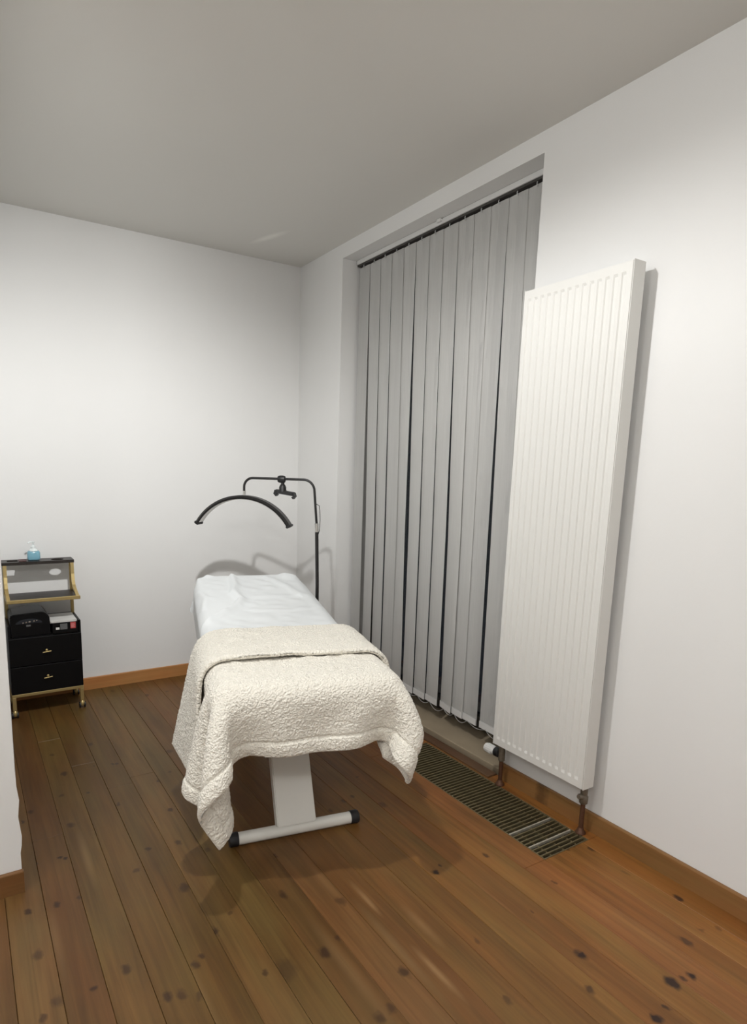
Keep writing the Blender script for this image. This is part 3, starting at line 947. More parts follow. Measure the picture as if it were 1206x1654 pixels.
# ------------------------------------------------------------------ cloths
DATA = {
    'B': (38, 67, [
        -596,-583,341,-614,-587,372,-632,-590,403,-650,-594,435,-667,-600,466,-681,-608,498,-694,-619,530,-701,-633,563,-704,-649,595,-699,-666,627,-688,-682,658,-669,-694,687,-645,-700,713,-616,-697,736,-588,-686,755,-563,-665,772,-544,-637,785,-534,-604,796,-533,-569,806,-534,-535,816,-526,-501,826,-508,-472,836,-483,-449,844,-453,-434,852,-420,-427,857,-386,-430,861,-354,-442,862,-323,-458,863,-292,-475,863,-260,-490,863,-228,-502,864,-194,-510,864,-160,-512,865,-125,-510,865,-90,-505,866,-55,-500,867,-20,-495,868,15,-494,869,50,-497,870,85,-503,872,119,-512,873,153,-521,875,187,-528,877,221,-530,879,254,-527,880,287,-518,881,317,-503,882,347,-485,882,376,-465,883,405,-447,883,437,-433,882,462,-428,879,485,-434,873,503,-450,865,514,-476,855,517,-507,844,513,-541,833,509,-575,822,507,-607,811,518,-633,798,535,-651,783,554,-661,765,571,-660,744,584,-653,720,595,-640,694,604,-623,667,612,-604,638,
        -570,-566,359,-586,-572,390,-604,-577,421,-622,-580,452,-640,-583,483,-658,-587,515,-674,-595,547,-686,-605,579,-695,-619,611,-698,-635,644,-694,-651,676,-682,-667,707,-663,-679,735,-638,-684,761,-610,-680,783,-581,-666,802,-558,-643,817,-541,-613,830,-535,-579,840,-535,-544,850,-529,-511,860,-511,-481,870,-486,-459,878,-457,-443,886,-424,-437,891,-391,-439,895,-358,-450,897,-326,-464,898,-295,-480,898,-263,-494,899,-230,-504,899,-196,-510,900,-161,-512,900,-127,-509,901,-92,-503,902,-56,-498,902,-21,-493,903,14,-492,904,49,-494,906,84,-500,907,119,-508,909,153,-517,911,187,-524,913,221,-528,914,255,-526,915,287,-519,916,319,-505,917,349,-489,918,379,-471,918,409,-454,918,441,-442,916,469,-437,913,496,-443,907,519,-459,899,533,-486,889,537,-518,878,534,-552,867,534,-585,856,541,-613,844,557,-634,830,575,-646,813,591,-648,793,603,-641,769,609,-628,743,611,-612,716,610,-593,686,607,-574,656,
        -547,-544,376,-562,-554,407,-577,-561,439,-594,-567,470,-612,-570,502,-631,-572,533,-649,-575,564,-666,-581,595,-679,-591,628,-689,-604,660,-692,-620,693,-689,-637,725,-677,-653,755,-657,-664,784,-631,-668,809,-602,-662,831,-575,-646,849,-553,-620,863,-539,-589,875,-536,-554,885,-531,-520,895,-515,-490,904,-490,-468,913,-460,-453,920,-428,-446,926,-395,-448,929,-362,-457,932,-330,-470,933,-298,-484,933,-265,-497,934,-232,-506,934,-198,-511,935,-163,-511,936,-128,-507,937,-93,-501,937,-58,-496,938,-22,-492,939,13,-490,940,49,-492,941,84,-496,943,118,-504,944,153,-512,946,187,-520,948,221,-525,949,255,-525,951,288,-519,952,320,-508,952,351,-492,953,382,-476,953,413,-461,952,445,-450,950,476,-447,947,507,-453,941,533,-469,933,549,-496,923,555,-529,912,556,-562,901,562,-593,890,578,-616,876,597,-630,860,614,-634,841,626,-629,818,631,-617,793,629,-600,765,621,-582,735,610,-563,705,598,-545,673,
        -529,-518,392,-541,-530,424,-554,-540,456,-569,-548,488,-585,-555,520,-603,-559,551,-622,-561,582,-640,-563,613,-657,-568,645,-672,-577,677,-682,-590,710,-686,-605,742,-683,-622,774,-671,-638,805,-650,-649,833,-623,-652,858,-594,-643,879,-568,-624,896,-548,-597,909,-538,-564,919,-533,-529,929,-518,-499,939,-494,-476,947,-464,-462,955,-432,-455,960,-399,-457,964,-366,-464,967,-333,-476,968,-300,-488,969,-267,-499,970,-234,-507,970,-199,-510,971,-164,-509,972,-129,-505,972,-94,-500,973,-59,-495,974,-23,-491,975,12,-490,976,48,-490,977,83,-494,978,118,-500,980,153,-508,982,187,-516,983,221,-522,985,255,-523,986,289,-519,987,321,-509,988,353,-496,988,385,-481,988,416,-468,987,449,-459,985,482,-456,981,515,-462,976,544,-479,967,562,-506,957,569,-539,946,577,-571,935,593,-597,923,614,-614,908,634,-620,889,649,-616,867,656,-605,842,653,-589,814,642,-570,784,625,-552,753,604,-534,722,583,-520,690,
        -517,-488,408,-526,-502,440,-536,-514,473,-548,-525,505,-562,-535,537,-577,-542,569,-594,-547,600,-613,-550,632,-632,-551,663,-649,-555,694,-665,-563,726,-675,-576,759,-680,-591,792,-677,-608,824,-664,-624,855,-643,-634,883,-615,-635,907,-586,-624,926,-560,-603,942,-543,-573,954,-536,-539,964,-521,-508,973,-498,-485,982,-468,-470,989,-436,-464,995,-403,-465,999,-369,-471,1001,-336,-481,1003,-303,-492,1004,-269,-501,1005,-235,-508,1006,-201,-510,1007,-166,-508,1007,-131,-504,1008,-95,-499,1009,-60,-494,1010,-24,-491,1010,11,-490,1011,47,-490,1013,82,-493,1014,118,-497,1015,152,-504,1017,187,-511,1019,221,-518,1020,255,-520,1022,289,-518,1023,322,-511,1023,355,-499,1024,387,-486,1023,420,-475,1022,453,-467,1020,486,-465,1016,520,-471,1010,550,-488,1002,569,-517,991,580,-549,981,597,-577,969,622,-597,955,646,-605,938,666,-603,916,677,-593,891,677,-577,863,666,-559,834,647,-540,802,621,-523,770,593,-509,738,566,-498,706,
        -513,-456,423,-518,-470,456,-524,-484,488,-533,-497,521,-543,-509,554,-555,-519,586,-570,-528,618,-586,-534,651,-604,-538,682,-623,-540,713,-641,-543,745,-657,-550,777,-669,-562,809,-674,-577,843,-670,-594,875,-657,-609,906,-634,-618,933,-605,-617,956,-576,-604,974,-552,-579,988,-538,-548,999,-526,-516,1008,-502,-492,1017,-472,-478,1024,-440,-472,1030,-406,-472,1034,-373,-477,1037,-339,-485,1039,-305,-495,1040,-271,-503,1041,-237,-507,1042,-202,-508,1043,-167,-506,1043,-132,-502,1044,-96,-498,1045,-61,-494,1046,-25,-492,1046,10,-491,1047,46,-491,1049,82,-492,1050,117,-495,1051,152,-501,1053,187,-507,1054,221,-513,1056,256,-517,1058,290,-517,1059,324,-511,1059,357,-502,1059,390,-491,1059,423,-481,1057,456,-474,1055,490,-473,1051,524,-479,1045,553,-498,1036,571,-527,1026,588,-557,1015,615,-579,1003,645,-590,986,672,-590,966,690,-580,941,696,-565,914,688,-547,883,669,-529,852,642,-513,819,611,-500,787,577,-490,754,544,-484,722,
        -520,-423,437,-520,-437,470,-522,-451,503,-525,-465,536,-532,-479,569,-540,-491,602,-551,-503,635,-564,-512,668,-579,-520,700,-596,-526,732,-614,-529,763,-633,-531,795,-649,-537,827,-662,-548,860,-667,-563,893,-663,-580,926,-649,-595,956,-624,-602,983,-595,-598,1005,-566,-582,1021,-544,-555,1033,-530,-524,1043,-507,-500,1051,-477,-486,1059,-444,-480,1064,-410,-480,1068,-376,-483,1071,-342,-490,1074,-308,-497,1075,-273,-503,1076,-238,-506,1077,-203,-507,1078,-168,-504,1079,-133,-501,1080,-97,-497,1081,-62,-494,1081,-26,-493,1082,9,-492,1083,45,-492,1084,81,-492,1085,116,-494,1087,152,-498,1088,187,-503,1090,222,-509,1091,256,-513,1093,291,-514,1094,325,-511,1095,358,-505,1094,392,-497,1094,426,-489,1092,460,-484,1089,495,-482,1085,529,-487,1079,557,-507,1070,575,-536,1060,600,-560,1049,631,-573,1034,662,-575,1015,689,-567,991,703,-552,963,703,-535,933,688,-517,901,663,-502,868,631,-490,835,594,-482,802,557,-478,770,521,-477,737,
        -536,-394,450,-531,-406,483,-528,-419,517,-528,-432,551,-529,-446,584,-533,-459,618,-539,-472,651,-548,-485,684,-560,-495,717,-573,-505,750,-589,-512,782,-606,-516,814,-624,-520,846,-641,-524,878,-654,-534,911,-660,-549,945,-655,-565,977,-639,-579,1008,-613,-584,1034,-582,-578,1054,-554,-560,1068,-535,-531,1078,-512,-507,1087,-481,-494,1093,-448,-489,1099,-414,-489,1103,-379,-491,1106,-345,-495,1109,-310,-500,1111,-275,-503,1112,-240,-504,1113,-205,-504,1114,-170,-502,1115,-134,-499,1116,-99,-496,1117,-63,-495,1118,-27,-494,1118,9,-493,1119,44,-493,1120,80,-493,1122,116,-494,1123,151,-496,1124,187,-500,1126,222,-504,1127,257,-508,1129,292,-510,1130,326,-509,1130,360,-506,1130,395,-501,1129,429,-497,1127,464,-493,1124,499,-492,1120,533,-494,1114,560,-515,1106,583,-541,1096,614,-555,1083,646,-558,1065,674,-552,1041,694,-539,1014,704,-522,983,698,-505,951,678,-491,917,649,-481,884,613,-475,851,575,-473,818,536,-473,786,499,-472,753,
        -561,-371,462,-552,-380,496,-546,-390,530,-540,-401,564,-537,-414,598,-536,-426,632,-537,-440,665,-541,-453,699,-548,-465,733,-557,-477,766,-569,-487,799,-583,-496,832,-599,-503,864,-616,-507,897,-633,-511,929,-647,-521,962,-652,-535,996,-646,-551,1029,-627,-562,1059,-599,-565,1084,-568,-557,1102,-541,-536,1114,-517,-512,1122,-486,-501,1128,-452,-497,1133,-417,-496,1138,-383,-497,1141,-347,-498,1144,-312,-500,1146,-277,-501,1148,-242,-502,1149,-206,-501,1150,-171,-499,1151,-135,-498,1151,-100,-496,1152,-64,-495,1153,-28,-495,1154,8,-495,1155,43,-495,1156,79,-495,1157,115,-495,1158,151,-496,1160,186,-497,1161,222,-499,1162,257,-502,1164,292,-503,1165,327,-504,1165,362,-502,1165,397,-500,1164,432,-497,1162,467,-496,1159,502,-496,1155,537,-499,1149,564,-521,1141,595,-536,1130,628,-540,1113,657,-536,1091,679,-524,1063,691,-508,1033,694,-492,999,683,-479,966,660,-471,932,629,-467,899,593,-466,866,555,-465,834,516,-463,801,479,-460,768,
        -591,-355,474,-581,-361,508,-571,-367,542,-563,-376,576,-556,-385,610,-550,-396,645,-547,-407,679,-545,-419,714,-546,-432,748,-550,-445,782,-557,-457,816,-567,-468,849,-579,-478,882,-593,-487,916,-609,-493,948,-626,-498,981,-639,-506,1014,-643,-520,1049,-634,-534,1082,-611,-543,1111,-582,-543,1134,-551,-533,1150,-522,-514,1158,-490,-503,1165,-456,-498,1170,-421,-496,1174,-386,-496,1177,-351,-496,1180,-315,-497,1182,-280,-497,1184,-244,-497,1185,-208,-496,1186,-173,-496,1187,-137,-495,1188,-101,-495,1189,-65,-494,1190,-29,-494,1191,7,-494,1192,43,-494,1193,79,-494,1194,115,-494,1195,150,-494,1196,186,-494,1197,222,-495,1198,258,-495,1199,294,-496,1200,329,-496,1201,365,-496,1201,400,-496,1200,436,-495,1199,471,-495,1196,506,-497,1192,540,-501,1186,573,-514,1177,605,-519,1162,636,-516,1140,660,-508,1114,676,-493,1083,679,-479,1050,672,-467,1015,659,-461,981,636,-458,947,607,-456,915,573,-452,881,537,-448,849,506,-444,816,481,-439,783,
        -624,-349,485,-613,-350,519,-602,-353,553,-591,-358,588,-582,-364,622,-573,-371,657,-566,-380,691,-560,-389,726,-557,-400,760,-555,-412,795,-557,-424,830,-561,-436,864,-568,-448,898,-577,-459,932,-589,-469,965,-603,-477,999,-618,-483,1031,-631,-491,1066,-633,-504,1101,-619,-516,1134,-593,-521,1160,-562,-518,1181,-530,-508,1193,-496,-499,1200,-461,-495,1205,-426,-493,1210,-390,-492,1213,-354,-491,1215,-318,-491,1217,-282,-491,1219,-246,-490,1220,-210,-490,1221,-174,-490,1222,-138,-489,1223,-102,-489,1224,-66,-489,1225,-30,-489,1226,6,-488,1227,42,-488,1228,78,-488,1229,114,-487,1230,150,-487,1231,186,-487,1232,222,-486,1233,258,-486,1234,294,-486,1234,331,-486,1235,367,-485,1235,403,-486,1235,439,-486,1233,475,-487,1231,511,-488,1227,546,-490,1220,580,-495,1206,612,-494,1187,639,-488,1162,658,-477,1133,664,-463,1098,657,-454,1063,645,-449,1029,631,-446,995,613,-441,962,587,-436,929,559,-430,895,530,-425,862,504,-418,829,481,-412,795,
        -658,-351,496,-647,-350,531,-636,-349,565,-624,-349,599,-613,-351,634,-603,-354,668,-593,-359,703,-584,-365,738,-577,-373,773,-571,-382,808,-568,-392,843,-567,-403,878,-568,-415,913,-573,-426,948,-579,-438,982,-588,-449,1017,-599,-459,1050,-611,-467,1084,-622,-474,1119,-619,-485,1155,-598,-493,1186,-570,-494,1210,-537,-490,1226,-502,-486,1235,-467,-483,1241,-431,-481,1245,-394,-480,1248,-358,-479,1250,-322,-478,1251,-285,-477,1253,-249,-476,1254,-212,-476,1255,-176,-475,1256,-140,-475,1257,-104,-474,1257,-67,-473,1258,-31,-473,1259,5,-472,1260,41,-472,1261,78,-471,1262,114,-471,1263,150,-470,1263,186,-469,1264,223,-469,1265,259,-468,1266,295,-468,1266,332,-467,1267,369,-467,1267,405,-467,1267,442,-467,1266,478,-468,1264,515,-468,1259,550,-467,1250,583,-467,1233,612,-464,1210,636,-457,1182,647,-446,1148,641,-439,1111,630,-435,1077,619,-429,1043,608,-422,1009,594,-415,975,574,-409,942,550,-402,908,526,-395,874,503,-387,840,482,-379,806,
        -692,-349,507,-681,-349,542,-670,-349,576,-658,-349,611,-647,-348,645,-636,-348,680,-625,-349,714,-615,-350,749,-605,-354,784,-596,-359,819,-589,-365,854,-583,-374,890,-580,-383,925,-579,-394,961,-581,-405,996,-586,-416,1031,-593,-427,1065,-600,-437,1101,-607,-446,1135,-612,-454,1171,-601,-462,1205,-575,-466,1233,-545,-467,1253,-509,-465,1264,-472,-463,1270,-435,-460,1274,-398,-458,1277,-361,-457,1278,-324,-456,1280,-287,-455,1281,-251,-454,1282,-214,-453,1282,-178,-452,1283,-141,-451,1284,-105,-450,1284,-68,-450,1285,-32,-449,1286,4,-448,1286,41,-447,1287,77,-446,1288,113,-445,1288,150,-445,1289,186,-444,1290,222,-443,1290,259,-442,1291,296,-442,1291,332,-441,1292,369,-441,1292,406,-440,1292,444,-441,1291,481,-442,1290,518,-443,1286,554,-442,1275,585,-437,1252,611,-432,1227,628,-424,1195,628,-418,1159,621,-412,1124,612,-406,1089,604,-398,1055,594,-391,1021,582,-384,987,567,-377,953,547,-369,918,526,-361,884,505,-353,850,486,-344,815,
        -724,-337,518,-713,-339,553,-702,-340,587,-692,-341,622,-681,-342,656,-670,-343,691,-659,-343,726,-648,-344,761,-638,-345,795,-628,-346,831,-619,-348,866,-610,-352,902,-603,-357,937,-597,-365,974,-594,-374,1009,-596,-384,1046,-602,-396,1080,-613,-407,1115,-616,-415,1151,-612,-422,1190,-603,-430,1225,-581,-435,1257,-551,-438,1280,-513,-436,1292,-476,-433,1296,-438,-430,1298,-401,-428,1299,-363,-426,1300,-326,-425,1301,-289,-424,1302,-252,-423,1302,-215,-422,1302,-179,-421,1303,-142,-420,1303,-106,-419,1304,-69,-418,1304,-33,-417,1305,4,-416,1305,40,-415,1305,76,-414,1306,113,-413,1306,149,-412,1306,185,-412,1307,222,-411,1307,258,-410,1307,295,-409,1308,332,-408,1308,369,-407,1308,405,-406,1309,443,-406,1309,480,-406,1308,519,-407,1306,555,-407,1295,587,-404,1272,609,-398,1242,621,-391,1206,623,-385,1171,623,-378,1133,613,-372,1099,599,-365,1065,589,-357,1031,580,-349,996,568,-342,962,552,-334,927,533,-326,892,513,-318,857,494,-310,822,
        -752,-317,528,-742,-319,563,-731,-321,597,-721,-323,632,-711,-325,666,-700,-327,701,-690,-329,736,-680,-331,771,-670,-333,806,-660,-335,841,-651,-337,876,-641,-339,912,-633,-341,948,-624,-344,984,-617,-349,1019,-612,-355,1057,-612,-364,1092,-622,-375,1129,-623,-383,1165,-621,-391,1205,-610,-398,1240,-585,-403,1274,-554,-405,1296,-515,-402,1309,-478,-399,1311,-438,-396,1311,-401,-394,1312,-363,-392,1312,-326,-391,1312,-289,-390,1312,-253,-389,1313,-216,-388,1313,-179,-387,1313,-143,-386,1313,-106,-385,1313,-70,-383,1313,-34,-382,1313,3,-382,1313,39,-381,1314,76,-379,1314,112,-378,1314,148,-377,1314,184,-376,1314,221,-376,1314,257,-375,1314,294,-374,1314,330,-373,1314,367,-372,1314,403,-371,1314,441,-371,1314,478,-371,1314,516,-371,1313,552,-372,1302,585,-369,1280,608,-364,1252,621,-357,1216,624,-351,1179,624,-344,1142,616,-337,1107,602,-330,1073,593,-323,1039,586,-315,1003,578,-308,968,565,-301,933,547,-293,897,528,-287,862,508,-280,826,
        -773,-288,536,-764,-292,571,-754,-295,606,-745,-297,641,-735,-300,675,-725,-303,710,-716,-306,745,-706,-308,781,-697,-311,816,-688,-314,851,-679,-317,886,-670,-320,922,-662,-323,958,-653,-326,994,-646,-329,1030,-637,-332,1067,-630,-336,1103,-624,-342,1141,-624,-350,1177,-621,-357,1216,-608,-362,1251,-582,-364,1283,-550,-365,1303,-511,-362,1314,-474,-360,1314,-435,-357,1314,-399,-357,1314,-361,-356,1314,-325,-355,1314,-288,-353,1314,-252,-352,1314,-215,-352,1314,-179,-350,1314,-143,-350,1314,-107,-348,1314,-70,-346,1314,-34,-345,1314,2,-345,1314,39,-344,1314,75,-343,1314,111,-342,1314,148,-341,1314,184,-339,1314,219,-339,1314,255,-338,1314,291,-338,1314,328,-336,1314,363,-335,1314,400,-333,1314,433,-333,1314,473,-331,1314,505,-330,1314,546,-334,1305,580,-331,1285,604,-328,1258,620,-322,1223,624,-317,1187,624,-310,1150,619,-303,1114,608,-296,1080,604,-289,1044,602,-283,1008,597,-277,973,586,-271,937,570,-266,901,550,-261,865,529,-256,830,
        -785,-255,543,-776,-259,578,-768,-262,612,-759,-265,648,-751,-269,682,-742,-272,718,-733,-275,753,-725,-278,788,-716,-282,823,-707,-285,859,-699,-288,894,-691,-292,931,-683,-295,966,-675,-299,1003,-667,-302,1038,-660,-306,1076,-653,-310,1112,-643,-313,1150,-633,-317,1185,-620,-322,1222,-605,-326,1256,-578,-329,1287,-545,-329,1305,-500,-324,1314,-469,-321,1314,-428,-320,1314,-394,-321,1314,-355,-319,1314,-325,-319,1314,-285,-316,1314,-249,-317,1314,-213,-316,1314,-181,-314,1314,-145,-316,1314,-105,-312,1314,-72,-309,1314,-35,-308,1314,-1,-312,1314,38,-307,1314,75,-304,1314,110,-306,1314,148,-305,1314,183,-305,1315,221,-304,1314,254,-301,1314,292,-300,1314,329,-300,1314,362,-302,1314,398,-299,1314,435,-299,1314,469,-295,1314,506,-300,1314,543,-298,1306,577,-296,1288,602,-292,1261,618,-287,1228,624,-282,1192,624,-275,1156,623,-269,1120,624,-264,1084,625,-260,1048,626,-257,1012,624,-253,976,616,-249,940,601,-246,904,584,-242,868,564,-239,832,
        -786,-219,547,-778,-223,582,-771,-226,617,-763,-230,652,-756,-233,687,-748,-237,723,-740,-240,758,-733,-244,794,-725,-247,829,-717,-251,865,-709,-254,901,-701,-258,937,-694,-261,972,-685,-265,1009,-678,-268,1045,-669,-272,1082,-660,-275,1118,-648,-279,1155,-634,-283,1189,-619,-287,1225,-603,-290,1259,-576,-291,1288,-544,-291,1306,-505,-285,1314,-468,-286,1314,-431,-283,1315,-395,-286,1314,-359,-283,1314,-321,-282,1314,-288,-280,1314,-252,-280,1314,-215,-282,1314,-178,-277,1314,-141,-277,1314,-109,-276,1314,-72,-274,1314,-33,-274,1314,4,-271,1314,38,-275,1314,76,-274,1314,107,-268,1314,148,-270,1315,184,-267,1319,218,-267,1314,253,-267,1314,290,-266,1314,326,-264,1314,361,-264,1314,400,-261,1314,432,-264,1314,468,-263,1314,505,-261,1314,542,-260,1307,575,-259,1289,601,-256,1263,619,-252,1230,634,-248,1197,643,-245,1160,646,-241,1124,648,-238,1087,650,-235,1051,651,-232,1015,651,-229,979,644,-226,943,632,-223,907,616,-220,871,598,-217,835,
        -777,-185,548,-770,-188,583,-763,-191,619,-756,-195,654,-750,-198,689,-743,-201,725,-736,-205,761,-729,-208,797,-722,-211,832,-715,-215,868,-708,-218,904,-701,-222,940,-693,-226,976,-686,-229,1013,-678,-233,1048,-669,-236,1085,-659,-240,1121,-647,-244,1157,-634,-247,1191,-618,-251,1227,-602,-254,1260,-576,-255,1288,-543,-255,1306,-505,-252,1314,-464,-248,1314,-431,-248,1324,-395,-251,1314,-360,-248,1314,-323,-247,1314,-288,-247,1314,-254,-244,1314,-215,-245,1314,-176,-243,1314,-141,-240,1314,-109,-243,1314,-72,-240,1314,-37,-238,1314,-1,-239,1314,38,-239,1314,69,-237,1314,110,-235,1314,146,-234,1314,179,-231,1325,215,-231,1315,252,-230,1314,290,-228,1314,325,-230,1314,360,-231,1314,397,-227,1314,431,-226,1314,471,-224,1314,504,-223,1314,542,-224,1307,574,-223,1289,600,-220,1263,617,-217,1230,632,-213,1197,647,-210,1163,655,-207,1128,661,-205,1091,664,-202,1055,667,-200,1018,668,-197,982,664,-195,946,654,-193,910,641,-191,874,626,-189,838,
        -759,-153,547,-753,-156,583,-747,-159,618,-740,-162,654,-734,-165,689,-728,-168,725,-722,-171,761,-716,-175,797,-709,-178,832,-703,-181,869,-696,-184,904,-689,-188,941,-683,-191,976,-675,-195,1013,-668,-198,1049,-659,-202,1085,-650,-206,1121,-639,-210,1156,-627,-213,1191,-618,-215,1228,-602,-217,1261,-575,-218,1289,-543,-218,1306,-505,-216,1314,-470,-216,1322,-433,-213,1320,-398,-212,1314,-362,-213,1314,-327,-211,1314,-288,-208,1314,-252,-209,1314,-220,-209,1314,-183,-207,1314,-146,-207,1314,-107,-208,1314,-71,-205,1314,-39,-204,1314,-2,-205,1314,37,-199,1314,72,-199,1314,107,-197,1314,145,-199,1314,179,-198,1314,214,-195,1314,251,-195,1314,286,-196,1314,323,-193,1314,358,-194,1314,397,-195,1314,433,-194,1314,470,-188,1314,505,-186,1314,541,-188,1307,574,-186,1290,599,-184,1264,617,-181,1231,631,-178,1198,644,-175,1164,655,-171,1129,663,-169,1093,668,-167,1057,673,-164,1021,677,-162,985,675,-161,948,669,-159,913,659,-157,877,647,-155,841,
        -735,-127,545,-729,-130,581,-723,-132,616,-717,-135,652,-712,-138,688,-706,-140,723,-700,-143,759,-694,-146,795,-688,-149,831,-682,-152,867,-676,-155,903,-669,-158,939,-663,-162,975,-655,-165,1011,-648,-169,1046,-639,-173,1082,-630,-176,1118,-624,-177,1154,-624,-178,1191,-618,-180,1228,-602,-181,1261,-576,-182,1288,-544,-182,1306,-508,-180,1314,-469,-178,1318,-430,-175,1324,-398,-179,1314,-362,-178,1314,-327,-176,1314,-286,-173,1314,-253,-171,1314,-215,-174,1314,-184,-175,1314,-145,-173,1314,-108,-170,1314,-72,-169,1314,-38,-167,1314,0,-167,1314,36,-165,1314,70,-168,1314,108,-163,1314,142,-164,1314,180,-161,1314,215,-161,1314,248,-161,1321,285,-155,1314,323,-157,1314,360,-158,1315,394,-157,1314,434,-156,1314,469,-156,1314,502,-152,1314,540,-152,1307,573,-151,1291,599,-148,1265,616,-146,1233,624,-143,1197,636,-140,1163,648,-136,1129,657,-134,1093,665,-131,1058,671,-129,1022,677,-127,986,677,-125,950,674,-123,914,667,-121,878,659,-120,843,
        -706,-107,542,-700,-109,577,-694,-111,613,-689,-114,649,-683,-116,684,-678,-119,720,-672,-121,756,-667,-123,792,-661,-126,828,-655,-129,864,-650,-131,899,-643,-134,936,-638,-136,971,-631,-139,1008,-626,-141,1044,-621,-142,1080,-620,-142,1117,-624,-142,1154,-624,-143,1190,-618,-144,1227,-602,-145,1260,-576,-146,1288,-544,-146,1306,-507,-143,1314,-471,-142,1315,-433,-143,1314,-402,-141,1314,-363,-141,1314,-327,-140,1314,-289,-139,1314,-255,-135,1314,-218,-137,1314,-183,-138,1314,-145,-132,1314,-112,-133,1314,-72,-129,1314,-39,-132,1321,-3,-131,1317,35,-130,1316,70,-130,1314,106,-126,1314,144,-126,1314,177,-127,1314,214,-125,1314,250,-125,1315,283,-123,1327,324,-124,1325,362,-122,1322,398,-119,1314,428,-119,1314,467,-117,1314,500,-116,1314,538,-116,1308,572,-115,1291,598,-113,1266,616,-110,1234,624,-108,1199,624,-107,1162,632,-105,1126,642,-101,1092,652,-98,1057,660,-95,1021,667,-92,986,670,-90,950,669,-88,915,666,-86,879,660,-84,844,
        -674,-90,538,-669,-92,573,-664,-93,609,-659,-95,645,-654,-96,681,-649,-98,717,-644,-99,753,-639,-101,789,-635,-102,825,-630,-104,861,-626,-105,897,-622,-106,934,-618,-107,970,-615,-107,1006,-614,-107,1043,-615,-107,1080,-619,-107,1116,-624,-107,1153,-624,-107,1190,-618,-109,1227,-602,-110,1260,-577,-110,1287,-545,-110,1306,-508,-108,1314,-470,-110,1314,-436,-105,1314,-398,-106,1314,-364,-104,1314,-329,-106,1314,-291,-103,1314,-257,-101,1314,-222,-101,1314,-183,-100,1314,-149,-97,1314,-109,-99,1314,-75,-97,1322,-37,-96,1325,-1,-95,1321,34,-95,1322,69,-90,1314,105,-92,1314,143,-91,1314,176,-89,1314,211,-91,1318,249,-87,1316,287,-90,1314,319,-86,1323,356,-85,1321,393,-83,1314,428,-84,1314,466,-84,1314,500,-80,1314,537,-80,1308,571,-79,1292,597,-77,1267,616,-75,1235,624,-73,1200,624,-71,1163,623,-70,1127,627,-69,1090,634,-67,1055,642,-64,1019,650,-61,984,655,-58,949,657,-55,914,656,-53,879,654,-51,843,
        -647,-67,535,-642,-68,570,-637,-69,606,-633,-70,642,-629,-71,678,-625,-71,714,-621,-72,750,-618,-72,787,-615,-72,823,-612,-73,859,-610,-73,895,-608,-73,932,-607,-73,969,-608,-72,1006,-610,-72,1042,-614,-72,1079,-619,-71,1115,-624,-72,1152,-624,-72,1189,-619,-73,1226,-603,-74,1259,-577,-74,1287,-546,-74,1305,-509,-75,1314,-472,-68,1314,-435,-69,1314,-401,-70,1314,-363,-66,1314,-329,-67,1314,-296,-67,1314,-260,-65,1314,-220,-65,1314,-185,-64,1314,-150,-61,1314,-108,-64,1314,-74,-62,1314,-37,-63,1314,-7,-60,1330,29,-58,1322,66,-56,1318,104,-58,1320,143,-56,1322,176,-57,1323,215,-52,1321,248,-53,1314,284,-53,1314,322,-51,1314,353,-47,1326,393,-52,1327,427,-49,1315,463,-50,1314,501,-45,1314,537,-45,1308,570,-43,1292,597,-41,1268,615,-39,1236,624,-37,1200,624,-36,1163,622,-35,1127,621,-34,1091,623,-33,1055,628,-31,1018,633,-30,983,637,-27,947,639,-25,912,640,-22,877,641,-20,841,
        -624,-40,532,-620,-40,568,-617,-40,604,-613,-40,640,-610,-40,676,-608,-40,713,-605,-40,749,-603,-40,785,-602,-39,822,-601,-39,858,-600,-38,895,-601,-38,932,-602,-37,968,-605,-37,1005,-608,-36,1041,-613,-36,1078,-619,-36,1114,-624,-36,1151,-624,-37,1188,-619,-37,1225,-604,-38,1258,-578,-38,1286,-547,-38,1305,-509,-35,1314,-473,-34,1314,-436,-33,1314,-399,-35,1314,-363,-33,1314,-330,-28,1314,-291,-32,1314,-256,-33,1314,-223,-30,1314,-184,-28,1314,-149,-30,1314,-113,-26,1314,-75,-25,1314,-40,-22,1314,-6,-24,1324,29,-22,1328,68,-23,1325,105,-18,1319,140,-17,1325,177,-18,1322,212,-18,1327,245,-19,1317,286,-16,1315,321,-15,1314,356,-13,1314,391,-14,1321,430,-12,1321,463,-9,1314,500,-12,1314,536,-9,1309,569,-7,1293,596,-6,1268,615,-4,1236,624,-2,1201,624,0,1164,622,1,1128,620,2,1091,619,3,1055,620,3,1019,622,4,983,624,6,947,625,7,911,626,9,875,628,11,840,
        -606,-9,531,-604,-8,567,-601,-8,603,-599,-7,639,-598,-7,675,-596,-6,711,-596,-5,748,-595,-5,784,-595,-4,820,-596,-3,857,-598,-3,894,-600,-2,930,-603,-2,967,-606,-1,1004,-611,-1,1040,-615,-1,1077,-620,-1,1113,-624,-1,1150,-624,-1,1186,-619,-2,1224,-604,-2,1257,-579,-2,1285,-548,-2,1304,-512,-2,1313,-474,2,1314,-438,0,1322,-403,-1,1316,-367,4,1314,-332,3,1314,-293,4,1314,-261,4,1314,-222,4,1314,-185,6,1314,-150,5,1314,-113,11,1314,-77,12,1314,-43,13,1323,-5,12,1318,32,9,1314,66,13,1326,103,15,1326,138,15,1314,174,16,1314,212,14,1314,245,19,1318,283,21,1318,317,18,1325,355,19,1326,391,20,1325,425,22,1314,463,23,1314,498,25,1314,535,27,1309,569,28,1293,596,30,1269,615,32,1237,623,33,1202,624,35,1165,622,36,1129,620,37,1092,618,38,1056,617,39,1020,617,40,983,618,41,947,618,42,911,619,43,875,620,44,839,
